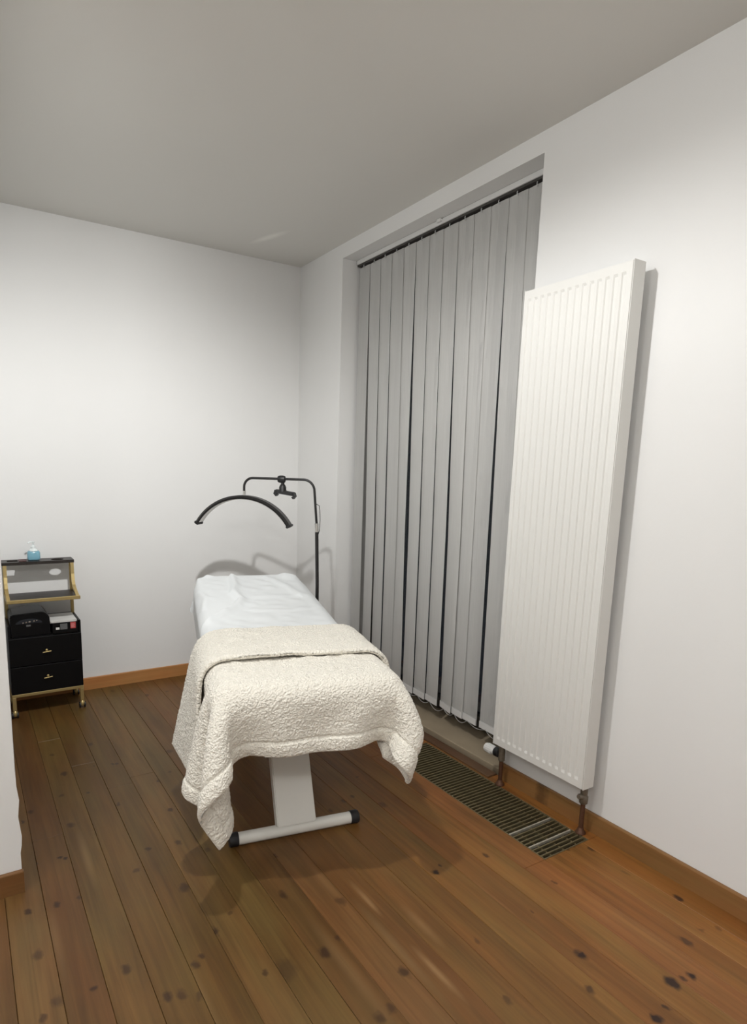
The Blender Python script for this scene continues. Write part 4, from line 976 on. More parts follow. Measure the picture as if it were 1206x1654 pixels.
        -595,25,529,-594,26,565,-593,27,602,-592,28,638,-592,29,674,-592,30,710,-593,30,747,-594,31,783,-596,32,819,-598,32,856,-601,33,892,-605,33,929,-609,33,965,-614,34,1002,-618,34,1038,-621,34,1075,-624,35,1112,-624,35,1149,-624,34,1186,-620,34,1223,-605,33,1256,-580,33,1285,-549,33,1304,-513,34,1313,-476,34,1320,-440,37,1321,-406,37,1314,-370,39,1314,-334,40,1314,-295,40,1314,-260,44,1314,-225,42,1314,-185,45,1314,-154,46,1314,-118,47,1314,-78,45,1314,-42,46,1314,-7,46,1314,27,49,1314,68,46,1314,99,51,1315,138,53,1314,173,54,1314,210,54,1314,243,54,1325,279,56,1325,317,58,1327,352,57,1323,389,60,1324,424,59,1315,461,58,1315,502,62,1315,535,62,1309,568,64,1294,595,66,1269,614,67,1238,623,69,1203,626,70,1166,626,72,1130,624,73,1093,622,74,1057,619,75,1020,617,75,984,616,76,948,616,77,912,616,78,876,618,79,840,
        -591,61,528,-591,62,564,-591,63,600,-592,64,637,-593,64,673,-594,65,709,-596,66,745,-599,67,782,-601,67,818,-605,67,855,-608,68,891,-611,68,928,-614,69,964,-616,69,1001,-618,69,1037,-620,70,1074,-622,70,1111,-624,70,1148,-624,70,1184,-620,69,1222,-605,69,1255,-581,69,1284,-550,69,1303,-514,67,1313,-477,70,1314,-441,73,1317,-405,73,1314,-368,73,1314,-330,75,1314,-295,75,1314,-261,76,1326,-226,78,1315,-189,79,1314,-152,78,1314,-117,78,1314,-80,80,1314,-46,81,1314,-7,84,1314,28,85,1314,64,81,1314,102,85,1314,138,89,1314,169,89,1314,210,90,1314,243,88,1314,279,89,1314,317,90,1314,351,95,1323,388,94,1317,423,95,1314,460,95,1317,495,99,1314,533,98,1310,567,99,1294,594,101,1270,614,103,1239,623,104,1204,624,106,1167,623,107,1131,621,108,1094,620,109,1058,618,110,1021,617,111,985,616,112,949,616,113,913,616,114,876,617,114,840,
        -592,96,527,-593,97,563,-594,98,599,-596,99,636,-599,100,672,-601,100,708,-604,101,744,-607,101,781,-610,101,817,-614,102,853,-617,102,890,-619,103,926,-621,103,963,-623,104,1000,-624,104,1036,-625,105,1073,-626,105,1110,-625,105,1147,-624,105,1184,-620,105,1221,-606,105,1255,-581,105,1284,-550,105,1303,-513,105,1313,-480,106,1314,-443,107,1314,-407,108,1314,-368,108,1314,-334,114,1314,-299,112,1323,-262,112,1320,-225,114,1317,-188,114,1314,-151,115,1314,-117,117,1314,-80,114,1314,-45,119,1314,-7,117,1314,28,121,1314,62,121,1315,99,124,1314,135,124,1314,173,124,1314,209,123,1314,245,125,1314,280,125,1314,318,128,1314,351,130,1329,387,129,1325,424,126,1326,460,131,1322,495,129,1314,532,133,1310,566,135,1295,594,137,1271,614,138,1240,623,140,1205,624,141,1168,623,143,1132,622,144,1095,622,145,1059,621,146,1022,620,147,986,620,147,950,619,148,913,618,149,877,617,150,841,
        -598,132,526,-600,132,562,-602,133,598,-605,134,634,-608,134,670,-611,134,707,-614,135,743,-616,136,779,-618,136,815,-620,137,852,-622,137,888,-624,138,925,-625,139,962,-626,139,999,-626,140,1035,-626,140,1072,-625,141,1109,-625,141,1146,-624,141,1183,-620,141,1220,-606,140,1254,-582,140,1283,-551,140,1303,-514,141,1313,-478,142,1314,-443,143,1314,-407,143,1314,-370,145,1314,-336,148,1314,-298,144,1314,-263,148,1318,-227,149,1324,-191,147,1325,-152,150,1321,-117,149,1322,-82,152,1314,-47,153,1314,-9,155,1314,27,156,1314,64,156,1318,99,155,1325,134,160,1314,170,159,1314,209,165,1314,241,159,1314,278,161,1314,315,162,1314,355,161,1314,387,165,1324,423,164,1324,458,165,1314,492,163,1314,530,169,1310,565,171,1296,593,172,1272,613,174,1241,623,175,1206,626,177,1169,627,178,1133,627,179,1096,627,180,1060,626,181,1023,626,182,987,625,183,950,624,184,914,623,185,878,621,186,842,
        -607,166,525,-610,167,561,-612,167,597,-614,168,633,-616,169,669,-618,169,706,-620,170,742,-621,171,778,-622,172,814,-623,172,851,-624,173,888,-624,174,924,-624,174,961,-624,175,998,-624,175,1034,-624,176,1072,-624,176,1108,-624,176,1145,-624,176,1182,-620,176,1219,-607,176,1253,-583,176,1282,-552,176,1303,-516,175,1313,-480,179,1314,-446,177,1314,-406,179,1314,-371,181,1314,-339,181,1314,-296,183,1314,-260,183,1314,-229,185,1331,-190,184,1327,-157,187,1315,-119,186,1316,-84,190,1314,-48,188,1319,-13,191,1314,25,191,1314,61,193,1320,98,196,1324,135,193,1327,168,195,1315,204,194,1314,245,197,1314,278,197,1314,316,198,1314,349,200,1315,387,200,1318,424,199,1324,457,205,1314,493,203,1314,529,204,1310,564,206,1296,592,208,1273,613,209,1242,623,211,1207,625,212,1170,626,213,1133,626,215,1097,627,216,1060,627,216,1024,627,217,988,627,218,951,626,219,915,626,220,879,625,221,843,
        -615,201,524,-617,202,560,-619,202,596,-620,203,632,-621,204,668,-622,205,705,-623,206,741,-624,206,777,-624,207,814,-625,208,850,-625,209,887,-625,209,923,-625,210,960,-625,210,997,-625,211,1033,-625,211,1071,-625,212,1107,-624,212,1144,-624,212,1181,-621,212,1218,-607,212,1252,-583,212,1282,-553,212,1302,-516,210,1313,-479,212,1314,-444,210,1314,-408,216,1314,-373,216,1314,-337,216,1314,-303,216,1324,-265,218,1322,-227,218,1319,-195,223,1325,-159,222,1318,-122,223,1315,-82,225,1314,-52,225,1322,-13,223,1320,24,226,1318,61,228,1314,97,230,1314,134,226,1314,168,232,1320,204,235,1314,240,233,1314,275,235,1314,313,236,1314,349,234,1314,387,237,1315,421,239,1323,456,236,1326,495,238,1321,529,240,1311,563,242,1297,592,243,1274,612,245,1242,623,246,1208,624,248,1171,624,249,1134,624,250,1098,624,251,1061,625,252,1025,625,253,989,625,254,952,626,255,916,626,256,880,626,257,844,
        -620,236,523,-622,237,559,-623,238,595,-623,239,631,-624,240,667,-625,240,704,-625,241,740,-625,242,776,-625,243,813,-625,244,849,-625,244,886,-625,245,923,-625,246,959,-625,246,996,-625,247,1032,-624,247,1070,-624,247,1106,-624,247,1144,-624,247,1180,-621,247,1218,-608,247,1252,-584,247,1281,-554,247,1302,-518,250,1313,-479,248,1314,-445,251,1314,-413,249,1314,-373,249,1315,-339,252,1319,-300,256,1323,-265,254,1321,-229,255,1327,-190,255,1327,-158,254,1314,-119,260,1314,-84,262,1314,-48,260,1327,-16,263,1314,26,260,1314,59,261,1322,96,265,1314,130,264,1314,164,265,1314,203,268,1314,238,268,1314,275,269,1314,314,269,1314,348,271,1314,385,272,1314,420,277,1322,458,270,1314,490,275,1320,528,276,1311,563,277,1297,591,279,1274,612,281,1243,623,282,1208,624,283,1171,625,285,1135,625,286,1098,625,287,1062,625,288,1026,625,289,989,625,290,953,625,290,917,625,291,881,625,292,845,
        -623,272,522,-624,273,558,-625,273,594,-625,274,630,-625,275,666,-625,276,703,-625,277,739,-625,278,776,-625,278,812,-625,279,849,-625,280,885,-625,280,922,-624,281,958,-624,282,995,-624,282,1032,-624,282,1069,-624,283,1105,-624,283,1143,-624,283,1179,-621,283,1217,-608,283,1251,-585,283,1280,-555,283,1301,-519,281,1313,-480,284,1314,-444,287,1314,-411,287,1314,-372,287,1314,-338,287,1320,-303,288,1314,-266,289,1317,-232,286,1314,-193,292,1324,-161,293,1314,-121,293,1316,-87,292,1329,-49,298,1326,-14,298,1320,20,295,1316,60,300,1319,95,301,1315,131,299,1314,165,300,1318,204,303,1319,238,304,1319,276,305,1321,310,308,1314,343,306,1314,386,307,1314,421,310,1314,456,307,1314,491,312,1316,528,312,1311,562,313,1297,591,315,1274,612,316,1244,623,317,1209,625,319,1172,625,320,1136,625,321,1099,625,322,1063,625,323,1026,625,324,990,625,325,954,625,326,918,625,327,882,625,328,845,
        -625,307,521,-625,308,557,-625,309,593,-625,310,629,-625,311,666,-625,312,702,-625,312,738,-625,313,775,-625,314,811,-625,315,848,-624,315,884,-624,316,921,-624,317,957,-624,317,994,-624,318,1031,-624,318,1068,-624,318,1105,-624,318,1142,-624,318,1178,-621,318,1216,-608,318,1250,-585,318,1280,-555,318,1301,-520,319,1312,-483,319,1314,-446,323,1314,-411,322,1314,-374,324,1314,-340,324,1317,-302,327,1314,-267,327,1315,-229,328,1314,-196,331,1324,-159,330,1320,-121,328,1319,-85,330,1324,-48,330,1325,-14,332,1314,24,337,1314,57,335,1325,94,336,1320,130,338,1314,169,335,1314,199,337,1327,238,338,1323,275,341,1323,310,340,1321,345,345,1314,380,343,1314,420,344,1314,456,343,1314,491,347,1314,527,347,1311,562,349,1298,590,350,1275,611,352,1245,622,353,1210,625,354,1173,625,356,1137,625,357,1100,625,358,1064,625,359,1027,625,360,991,625,361,955,625,362,919,625,363,882,625,364,846,
        -625,343,520,-625,344,556,-625,345,592,-625,346,629,-625,346,665,-625,347,701,-625,348,737,-624,349,774,-624,350,810,-624,350,847,-624,351,883,-624,352,920,-624,352,957,-624,353,994,-624,353,1030,-624,354,1067,-624,354,1104,-624,354,1141,-624,354,1178,-621,354,1215,-609,354,1249,-586,354,1279,-556,354,1301,-520,355,1312,-483,357,1314,-446,358,1314,-410,358,1314,-378,357,1327,-342,360,1323,-303,360,1324,-270,362,1314,-234,363,1314,-196,362,1314,-160,363,1314,-121,365,1314,-90,365,1328,-53,370,1325,-15,366,1325,20,369,1327,56,370,1319,94,371,1319,128,372,1314,163,374,1316,203,373,1319,234,374,1314,274,375,1314,310,376,1316,344,376,1314,381,376,1314,417,382,1314,453,379,1314,489,382,1314,526,383,1311,561,384,1298,590,386,1276,611,387,1245,622,389,1211,625,390,1174,625,391,1138,625,392,1101,625,393,1065,625,394,1028,625,395,992,625,396,956,625,397,920,625,398,883,625,399,847,
        -624,379,519,-624,380,555,-624,380,591,-624,381,628,-624,382,664,-624,383,700,-624,384,737,-624,385,773,-624,385,810,-624,386,846,-624,387,883,-624,387,920,-624,388,956,-624,388,993,-624,389,1030,-624,389,1067,-624,389,1103,-624,390,1141,-624,390,1177,-622,390,1215,-609,389,1249,-586,390,1279,-557,390,1300,-521,390,1312,-483,391,1314,-448,392,1314,-410,393,1314,-378,396,1327,-339,397,1324,-304,394,1314,-268,398,1314,-230,396,1314,-197,399,1314,-160,401,1314,-125,400,1317,-87,402,1322,-51,404,1325,-15,407,1326,25,405,1329,55,406,1314,89,408,1314,129,409,1314,162,408,1314,201,410,1314,236,409,1314,271,411,1314,310,411,1314,346,416,1314,381,415,1314,416,416,1314,453,421,1314,487,417,1314,525,419,1311,560,420,1299,589,421,1277,611,423,1246,622,424,1212,624,426,1175,625,427,1139,625,428,1102,625,429,1066,625,430,1029,625,431,993,625,432,957,625,433,921,625,434,884,625,435,848,
        -624,414,518,-624,415,555,-624,416,591,-624,417,627,-624,418,663,-624,419,700,-624,419,736,-624,420,773,-624,421,809,-624,422,846,-624,422,882,-624,423,919,-624,423,955,-624,424,993,-624,424,1029,-624,425,1066,-624,425,1103,-624,425,1140,-624,425,1177,-622,425,1214,-609,425,1248,-587,425,1279,-557,425,1300,-522,426,1312,-487,425,1322,-452,429,1314,-413,431,1314,-380,431,1325,-344,432,1316,-307,432,1314,-266,433,1314,-234,435,1314,-199,436,1314,-159,436,1314,-126,435,1314,-91,439,1319,-56,437,1317,-15,442,1318,18,440,1319,56,441,1317,89,442,1314,128,446,1314,162,446,1314,197,443,1314,234,447,1314,268,448,1314,309,450,1314,344,446,1314,378,448,1314,415,449,1314,451,452,1314,488,454,1314,524,454,1312,559,455,1299,588,457,1277,610,458,1247,622,460,1213,624,461,1176,625,462,1140,625,464,1103,625,465,1067,625,466,1030,625,467,994,625,468,958,625,469,921,625,470,885,625,471,849,
    ]),
    'A': (21, 73, [
        -705,-32,479,-704,-31,515,-702,-31,551,-700,-30,587,-699,-30,623,-697,-29,659,-696,-29,695,-694,-28,732,-693,-28,768,-691,-27,804,-689,-26,840,-688,-26,877,-686,-25,913,-685,-25,950,-683,-24,987,-682,-24,1023,-680,-23,1060,-678,-23,1097,-677,-22,1134,-674,-22,1171,-670,-21,1207,-660,-21,1242,-645,-20,1275,-623,-20,1304,-595,-19,1328,-563,-19,1346,-528,-18,1356,-492,-17,1361,-455,-17,1365,-420,-17,1369,-385,-16,1373,-348,-15,1375,-313,-13,1376,-277,-13,1377,-241,-13,1376,-204,-13,1375,-168,-12,1375,-133,-12,1375,-98,-11,1377,-62,-11,1377,-26,-11,1375,10,-10,1373,46,-9,1371,81,-8,1368,117,-8,1364,153,-7,1362,189,-7,1362,226,-6,1362,262,-5,1362,298,-5,1362,332,-4,1362,368,-4,1362,404,-4,1362,440,-3,1362,476,-2,1362,512,-2,1359,547,-1,1351,580,0,1338,610,0,1317,634,1,1291,653,2,1260,664,2,1226,670,3,1191,672,3,1155,673,4,1118,673,4,1082,673,5,1046,673,5,1010,673,6,974,673,6,938,673,7,902,673,8,866,673,8,830,
        -706,4,479,-704,5,515,-703,5,550,-701,6,586,-700,6,622,-698,7,659,-697,7,695,-695,8,731,-694,8,767,-692,9,804,-691,9,840,-689,10,876,-687,11,913,-686,11,949,-684,12,986,-682,12,1023,-681,13,1059,-679,13,1096,-677,14,1133,-675,14,1170,-670,15,1207,-660,15,1242,-645,16,1275,-623,16,1304,-596,17,1328,-565,17,1345,-530,18,1357,-495,19,1364,-459,19,1366,-423,18,1365,-387,18,1363,-350,19,1363,-314,20,1363,-278,21,1366,-243,22,1367,-206,22,1366,-169,22,1367,-134,22,1368,-99,22,1370,-64,24,1372,-27,26,1371,9,26,1366,44,26,1363,80,28,1363,115,29,1362,151,29,1362,187,29,1362,224,30,1362,260,30,1362,295,31,1362,331,32,1362,367,33,1362,403,33,1362,439,33,1362,475,33,1362,511,33,1359,546,34,1352,579,36,1338,609,36,1318,634,37,1292,652,38,1261,664,38,1227,670,39,1192,672,39,1155,672,40,1119,673,40,1083,673,41,1047,673,41,1011,673,42,974,673,42,938,673,43,902,673,44,866,673,44,831,
        -713,40,478,-711,40,514,-710,41,550,-708,42,586,-706,42,622,-704,43,658,-702,43,694,-700,44,730,-698,44,767,-696,45,803,-694,45,839,-692,46,876,-690,46,912,-688,47,949,-686,48,986,-684,48,1022,-682,49,1059,-680,49,1096,-678,50,1133,-675,50,1169,-670,51,1206,-661,51,1241,-645,52,1274,-624,52,1304,-596,53,1328,-564,53,1345,-529,53,1356,-494,53,1361,-459,54,1362,-424,55,1362,-388,57,1362,-352,57,1362,-315,57,1362,-279,56,1362,-242,56,1362,-206,57,1363,-170,57,1364,-135,58,1365,-99,59,1365,-63,59,1364,-28,60,1364,7,62,1364,44,63,1363,80,63,1362,116,63,1362,152,64,1362,187,64,1362,223,65,1362,258,66,1362,294,66,1362,330,66,1362,367,67,1362,402,69,1362,437,69,1362,473,70,1362,509,70,1359,545,71,1352,578,72,1339,608,72,1319,633,73,1293,652,74,1262,664,74,1228,670,75,1192,672,75,1156,672,76,1120,672,76,1084,672,77,1047,672,77,1011,673,78,975,673,78,939,673,79,903,673,80,867,673,80,831,
        -721,76,477,-718,76,513,-716,77,549,-714,78,585,-712,78,621,-710,79,657,-707,79,694,-705,80,730,-703,80,766,-701,81,802,-698,81,839,-696,82,875,-694,82,912,-691,83,948,-689,84,985,-686,84,1022,-684,85,1058,-682,85,1095,-679,86,1132,-676,86,1169,-671,87,1205,-661,87,1241,-646,88,1274,-624,88,1303,-597,89,1327,-566,89,1345,-531,89,1356,-495,90,1360,-459,91,1362,-423,91,1362,-386,90,1362,-349,90,1362,-313,91,1362,-279,92,1362,-244,93,1362,-208,94,1362,-171,95,1362,-135,95,1362,-100,95,1362,-64,95,1362,-28,96,1362,8,98,1362,43,99,1362,79,100,1362,115,100,1362,150,101,1362,186,101,1362,222,102,1362,259,102,1362,295,103,1362,330,103,1362,365,105,1362,401,106,1362,437,107,1362,473,107,1362,508,107,1359,544,107,1352,578,108,1339,608,108,1319,633,109,1293,652,110,1262,664,110,1229,670,111,1193,672,111,1157,672,112,1120,672,112,1084,672,113,1048,673,113,1012,673,114,976,673,114,940,673,115,904,673,116,868,673,116,832,
        -728,112,477,-725,112,513,-723,113,549,-720,114,585,-718,114,621,-715,115,657,-713,115,693,-710,116,729,-707,116,766,-705,117,802,-702,117,838,-699,118,875,-697,118,911,-694,119,948,-691,119,984,-689,120,1021,-686,121,1058,-683,121,1094,-680,122,1131,-677,122,1168,-671,123,1205,-662,123,1240,-646,124,1273,-625,124,1303,-598,125,1327,-566,125,1344,-532,126,1355,-496,127,1360,-459,128,1362,-423,128,1362,-387,128,1362,-351,129,1362,-315,129,1362,-280,129,1362,-244,129,1362,-209,130,1362,-173,132,1362,-136,133,1362,-100,133,1362,-65,133,1362,-29,134,1362,6,135,1362,42,135,1362,79,136,1362,115,136,1362,151,137,1362,186,137,1362,221,138,1362,257,140,1362,293,140,1362,328,140,1362,364,140,1362,401,140,1362,437,141,1362,473,142,1362,509,142,1359,544,143,1352,578,144,1339,608,144,1319,633,145,1293,652,145,1263,664,146,1229,670,147,1194,672,147,1157,672,148,1121,673,148,1085,673,149,1049,673,149,1012,673,150,976,673,150,940,673,151,904,673,152,868,673,152,832,
        -735,148,476,-733,148,512,-730,149,548,-727,150,584,-724,150,620,-721,151,656,-718,151,692,-715,152,729,-712,152,765,-709,153,801,-706,153,838,-703,154,874,-700,154,911,-697,155,947,-694,155,984,-691,156,1020,-688,157,1057,-685,157,1094,-681,158,1131,-678,158,1167,-672,159,1204,-662,159,1239,-646,160,1273,-625,160,1302,-598,161,1326,-567,161,1344,-532,162,1355,-495,163,1360,-459,163,1362,-423,163,1362,-388,163,1362,-351,164,1362,-315,164,1362,-279,165,1362,-245,164,1362,-209,164,1362,-173,165,1362,-136,167,1362,-100,169,1362,-65,170,1363,-30,170,1366,5,171,1367,41,172,1367,78,172,1365,114,172,1363,151,172,1362,187,173,1362,222,174,1362,257,176,1362,293,176,1362,329,176,1362,365,176,1362,400,176,1362,436,177,1362,473,177,1362,509,178,1359,544,179,1352,577,180,1339,607,180,1319,632,181,1294,651,181,1263,664,182,1230,670,183,1194,672,183,1158,673,184,1122,673,184,1085,673,185,1049,673,185,1013,673,186,977,673,186,941,673,187,905,673,188,869,673,188,833,
        -743,184,476,-740,184,512,-736,185,548,-733,186,584,-730,186,620,-727,187,656,-723,187,692,-720,188,728,-717,188,764,-713,189,801,-710,189,837,-707,190,873,-703,190,910,-700,191,947,-696,191,983,-693,192,1020,-689,192,1056,-686,193,1093,-682,193,1130,-678,194,1167,-672,194,1203,-662,195,1239,-647,195,1272,-626,196,1301,-599,196,1326,-568,197,1344,-533,197,1355,-497,197,1360,-460,197,1362,-424,198,1362,-388,199,1362,-353,200,1362,-317,200,1362,-281,200,1362,-245,200,1362,-209,201,1362,-173,203,1362,-138,203,1363,-103,204,1365,-68,204,1370,-32,206,1373,5,206,1375,41,207,1374,76,208,1371,112,209,1366,148,209,1363,184,209,1362,220,209,1362,256,209,1362,292,210,1362,329,211,1362,365,212,1362,400,213,1362,436,214,1362,471,215,1362,507,215,1359,543,215,1353,576,216,1340,607,216,1320,632,217,1294,651,217,1264,663,218,1230,670,219,1195,672,219,1159,673,220,1122,673,220,1086,673,221,1050,673,221,1014,673,222,978,673,222,941,673,223,906,673,224,870,673,224,834,
        -750,220,475,-747,220,511,-743,221,547,-739,222,583,-736,222,619,-732,223,655,-729,223,691,-725,224,728,-721,224,764,-718,225,800,-714,225,836,-710,226,873,-706,226,909,-703,227,946,-699,227,982,-695,228,1019,-691,228,1056,-687,229,1093,-684,229,1129,-679,230,1166,-673,230,1203,-663,231,1238,-647,231,1271,-626,232,1301,-600,232,1325,-568,233,1344,-534,233,1355,-497,234,1360,-460,234,1362,-424,234,1362,-388,235,1362,-352,236,1362,-316,237,1362,-281,237,1362,-246,237,1362,-210,238,1362,-173,239,1362,-137,241,1362,-102,241,1364,-65,241,1365,-29,241,1366,6,241,1367,41,242,1368,76,242,1366,112,243,1363,149,244,1362,185,245,1362,221,247,1362,256,248,1362,293,249,1362,329,248,1362,364,248,1362,399,248,1362,436,249,1362,472,250,1362,507,251,1359,542,252,1353,576,252,1340,606,252,1320,631,253,1295,651,253,1264,663,254,1231,670,255,1195,672,255,1159,673,256,1123,673,256,1087,673,257,1050,673,257,1014,673,258,978,673,258,942,673,259,906,673,260,870,673,260,834,
        -758,256,475,-754,256,510,-750,257,546,-746,258,582,-742,258,618,-738,259,655,-734,259,691,-730,260,727,-726,260,763,-722,261,800,-718,261,836,-714,262,872,-710,262,909,-706,263,945,-701,263,982,-697,264,1019,-693,264,1055,-689,265,1092,-685,265,1129,-680,266,1166,-673,266,1202,-663,267,1238,-648,267,1271,-627,268,1301,-600,268,1325,-569,269,1343,-534,269,1355,-498,269,1360,-462,270,1362,-427,271,1362,-391,272,1362,-354,273,1362,-318,274,1362,-282,274,1362,-247,274,1362,-211,274,1362,-175,275,1362,-140,276,1363,-104,276,1365,-68,276,1367,-32,277,1369,4,278,1370,40,279,1369,76,280,1365,112,280,1363,147,281,1362,183,282,1362,220,282,1362,257,282,1362,292,282,1362,327,283,1362,363,284,1362,398,285,1362,433,286,1362,469,286,1362,505,287,1360,541,287,1353,575,288,1340,605,288,1321,631,289,1295,650,289,1265,663,290,1232,670,290,1196,672,291,1160,673,292,1124,673,292,1087,673,293,1051,673,293,1015,673,294,979,673,294,943,673,295,907,673,296,871,673,296,835,
        -765,292,474,-761,292,510,-757,293,546,-752,294,582,-748,294,618,-744,295,654,-739,295,690,-735,296,726,-731,296,763,-726,297,799,-722,297,835,-717,298,872,-713,298,908,-708,299,945,-704,299,981,-700,300,1018,-695,300,1055,-690,301,1091,-686,301,1128,-681,302,1165,-674,302,1202,-663,303,1237,-648,303,1271,-627,304,1300,-600,304,1325,-569,305,1343,-535,306,1355,-499,306,1360,-462,306,1362,-426,307,1362,-391,308,1362,-355,308,1362,-318,308,1362,-282,309,1362,-246,310,1362,-211,311,1362,-176,311,1362,-140,311,1362,-104,311,1362,-67,311,1362,-31,312,1363,4,313,1365,39,315,1366,75,316,1366,111,317,1364,147,318,1362,183,318,1362,218,318,1362,253,318,1362,289,319,1362,325,320,1362,361,321,1362,397,321,1362,433,321,1362,469,322,1362,505,323,1360,541,324,1353,575,324,1341,605,324,1321,631,325,1296,650,325,1266,663,326,1232,670,326,1197,672,327,1160,673,328,1124,673,328,1088,673,329,1052,673,329,1016,673,330,979,673,330,943,673,331,907,673,332,871,673,332,836,
        -772,328,473,-768,328,509,-763,329,545,-759,330,581,-754,330,617,-749,331,653,-745,331,690,-740,332,726,-735,332,762,-731,333,798,-726,333,835,-721,334,871,-716,334,908,-711,335,944,-707,335,981,-702,336,1017,-697,336,1054,-692,337,1091,-687,337,1128,-682,338,1164,-674,338,1201,-664,339,1237,-648,339,1270,-627,340,1300,-601,340,1325,-570,341,1343,-535,341,1355,-499,342,1360,-462,343,1362,-426,343,1362,-391,344,1362,-356,344,1362,-321,344,1362,-284,345,1362,-248,346,1362,-212,347,1362,-177,347,1362,-141,348,1362,-104,349,1362,-68,350,1362,-32,350,1362,3,350,1362,39,350,1362,74,352,1362,110,353,1362,146,354,1362,183,354,1362,218,354,1362,254,354,1362,289,354,1362,326,356,1362,362,357,1362,398,358,1362,434,358,1362,470,358,1362,506,358,1360,541,359,1353,575,360,1341,605,360,1321,630,361,1296,650,361,1266,663,362,1233,670,362,1197,672,363,1161,673,364,1125,673,364,1088,673,365,1052,673,365,1016,673,366,980,673,366,944,673,367,908,673,367,872,673,368,836,
        -780,364,473,-775,364,509,-770,365,545,-765,366,581,-760,366,617,-755,367,653,-750,367,689,-745,368,725,-740,368,761,-735,369,798,-730,369,834,-725,370,871,-719,370,907,-714,371,944,-709,371,980,-704,372,1017,-699,372,1054,-693,373,1090,-688,373,1127,-682,374,1164,-675,374,1201,-664,375,1236,-648,375,1270,-627,376,1300,-601,376,1324,-570,377,1343,-535,377,1354,-499,378,1360,-462,378,1363,-427,378,1366,-391,378,1370,-356,379,1370,-321,381,1366,-286,381,1363,-250,381,1362,-213,381,1362,-176,382,1362,-140,383,1362,-104,384,1362,-69,384,1362,-33,385,1362,2,385,1362,38,386,1362,74,387,1362,111,388,1362,147,388,1362,182,388,1362,217,389,1362,254,390,1362,290,391,1362,326,391,1362,362,392,1362,397,393,1362,432,394,1362,468,395,1362,504,395,1360,540,396,1353,574,396,1341,604,396,1322,630,397,1297,650,397,1267,663,398,1233,670,398,1198,672,399,1162,673,400,1125,673,400,1089,673,401,1053,673,401,1017,673,402,981,673,402,945,673,403,909,673,403,873,673,404,837,
        -787,400,472,-782,400,508,-777,401,544,-771,402,580,-766,402,616,-761,403,652,-755,403,688,-750,404,725,-745,404,761,-739,405,797,-734,405,834,-728,406,870,-723,406,906,-717,407,943,-712,407,980,-706,408,1016,-701,408,1053,-695,409,1090,-689,409,1127,-683,410,1163,-675,410,1200,-664,411,1236,-649,411,1269,-628,412,1299,-601,412,1324,-570,413,1343,-536,413,1354,-500,413,1361,-464,414,1366,-428,414,1371,-392,415,1374,-357,416,1372,-322,416,1367,-286,417,1363,-250,418,1362,-213,418,1362,-177,419,1362,-142,420,1362,-106,421,1362,-70,420,1362,-34,420,1362,1,421,1362,37,423,1362,73,423,1362,110,423,1362,146,423,1362,181,424,1362,217,426,1362,253,427,1362,288,427,1362,324,428,1362,360,429,1362,396,430,1362,432,430,1362,467,430,1362,503,430,1360,539,431,1354,573,432,1341,603,432,1322,629,433,1297,649,433,1267,662,434,1234,669,434,1199,672,435,1162,673,435,1126,673,436,1090,673,437,1054,673,437,1017,673,438,981,673,438,945,673,439,909,673,439,873,673,440,837,
        -795,436,472,-789,436,508,-784,437,543,-778,438,579,-772,438,616,-767,439,652,-761,439,688,-755,440,724,-749,440,760,-744,441,797,-738,441,833,-732,442,869,-726,442,906,-720,443,942,-714,443,979,-708,444,1016,-702,444,1052,-697,445,1089,-691,445,1126,-684,446,1163,-676,446,1199,-665,447,1235,-649,447,1269,-628,448,1299,-602,448,1324,-571,449,1342,-537,450,1354,-501,450,1361,-465,450,1364,-429,449,1366,-394,449,1366,-357,450,1365,-321,452,1365,-286,452,1364,-250,453,1362,-214,454,1362,-178,454,1362,-142,456,1362,-106,456,1362,-70,457,1362,-35,457,1362,0,458,1362,37,459,1362,72,460,1362,108,460,1362,143,461,1362,179,461,1362,215,462,1362,251,463,1362,287,464,1362,324,464,1362,360,464,1362,396,464,1362,432,465,1363,467,466,1363,503,466,1360,539,467,1354,572,468,1342,603,468,1323,629,469,1298,649,469,1268,662,470,1235,669,470,1199,672,471,1163,673,471,1127,673,472,1090,673,473,1054,673,473,1018,673,474,982,673,474,946,673,475,910,673,475,874,673,476,838,
        -802,472,471,-796,472,507,-790,473,543,-784,474,579,-778,474,615,-772,475,651,-766,475,687,-760,476,723,-754,476,760,-748,477,796,-742,477,832,-736,478,869,-729,478,905,-723,479,942,-717,479,978,-711,480,1015,-704,480,1052,-698,481,1088,-692,481,1125,-685,482,1162,-677,482,1199,-665,483,1234,-650,483,1268,-629,484,1298,-603,484,1323,-572,485,1342,-538,485,1355,-502,485,1363,-466,486,1367,-430,487,1367,-394,488,1365,-358,489,1364,-323,490,1364,-287,491,1364,-252,491,1363,-216,491,1362,-180,491,1362,-143,492,1362,-108,494,1362,-72,495,1362,-35,496,1362,2,496,1362,38,495,1362,74,495,1362,109,495,1362,144,496,1362,180,497,1362,216,497,1362,251,497,1362,286,497,1362,323,499,1362,359,500,1362,395,501,1363,431,502,1363,466,503,1363,502,503,1361,538,503,1354,572,504,1342,603,504,1323,629,505,1298,649,505,1268,662,506,1235,669,506,1200,672,507,1164,673,507,1127,673,508,1091,673,509,1055,673,509,1019,673,510,983,673,510,946,673,511,910,673,511,875,673,512,839,
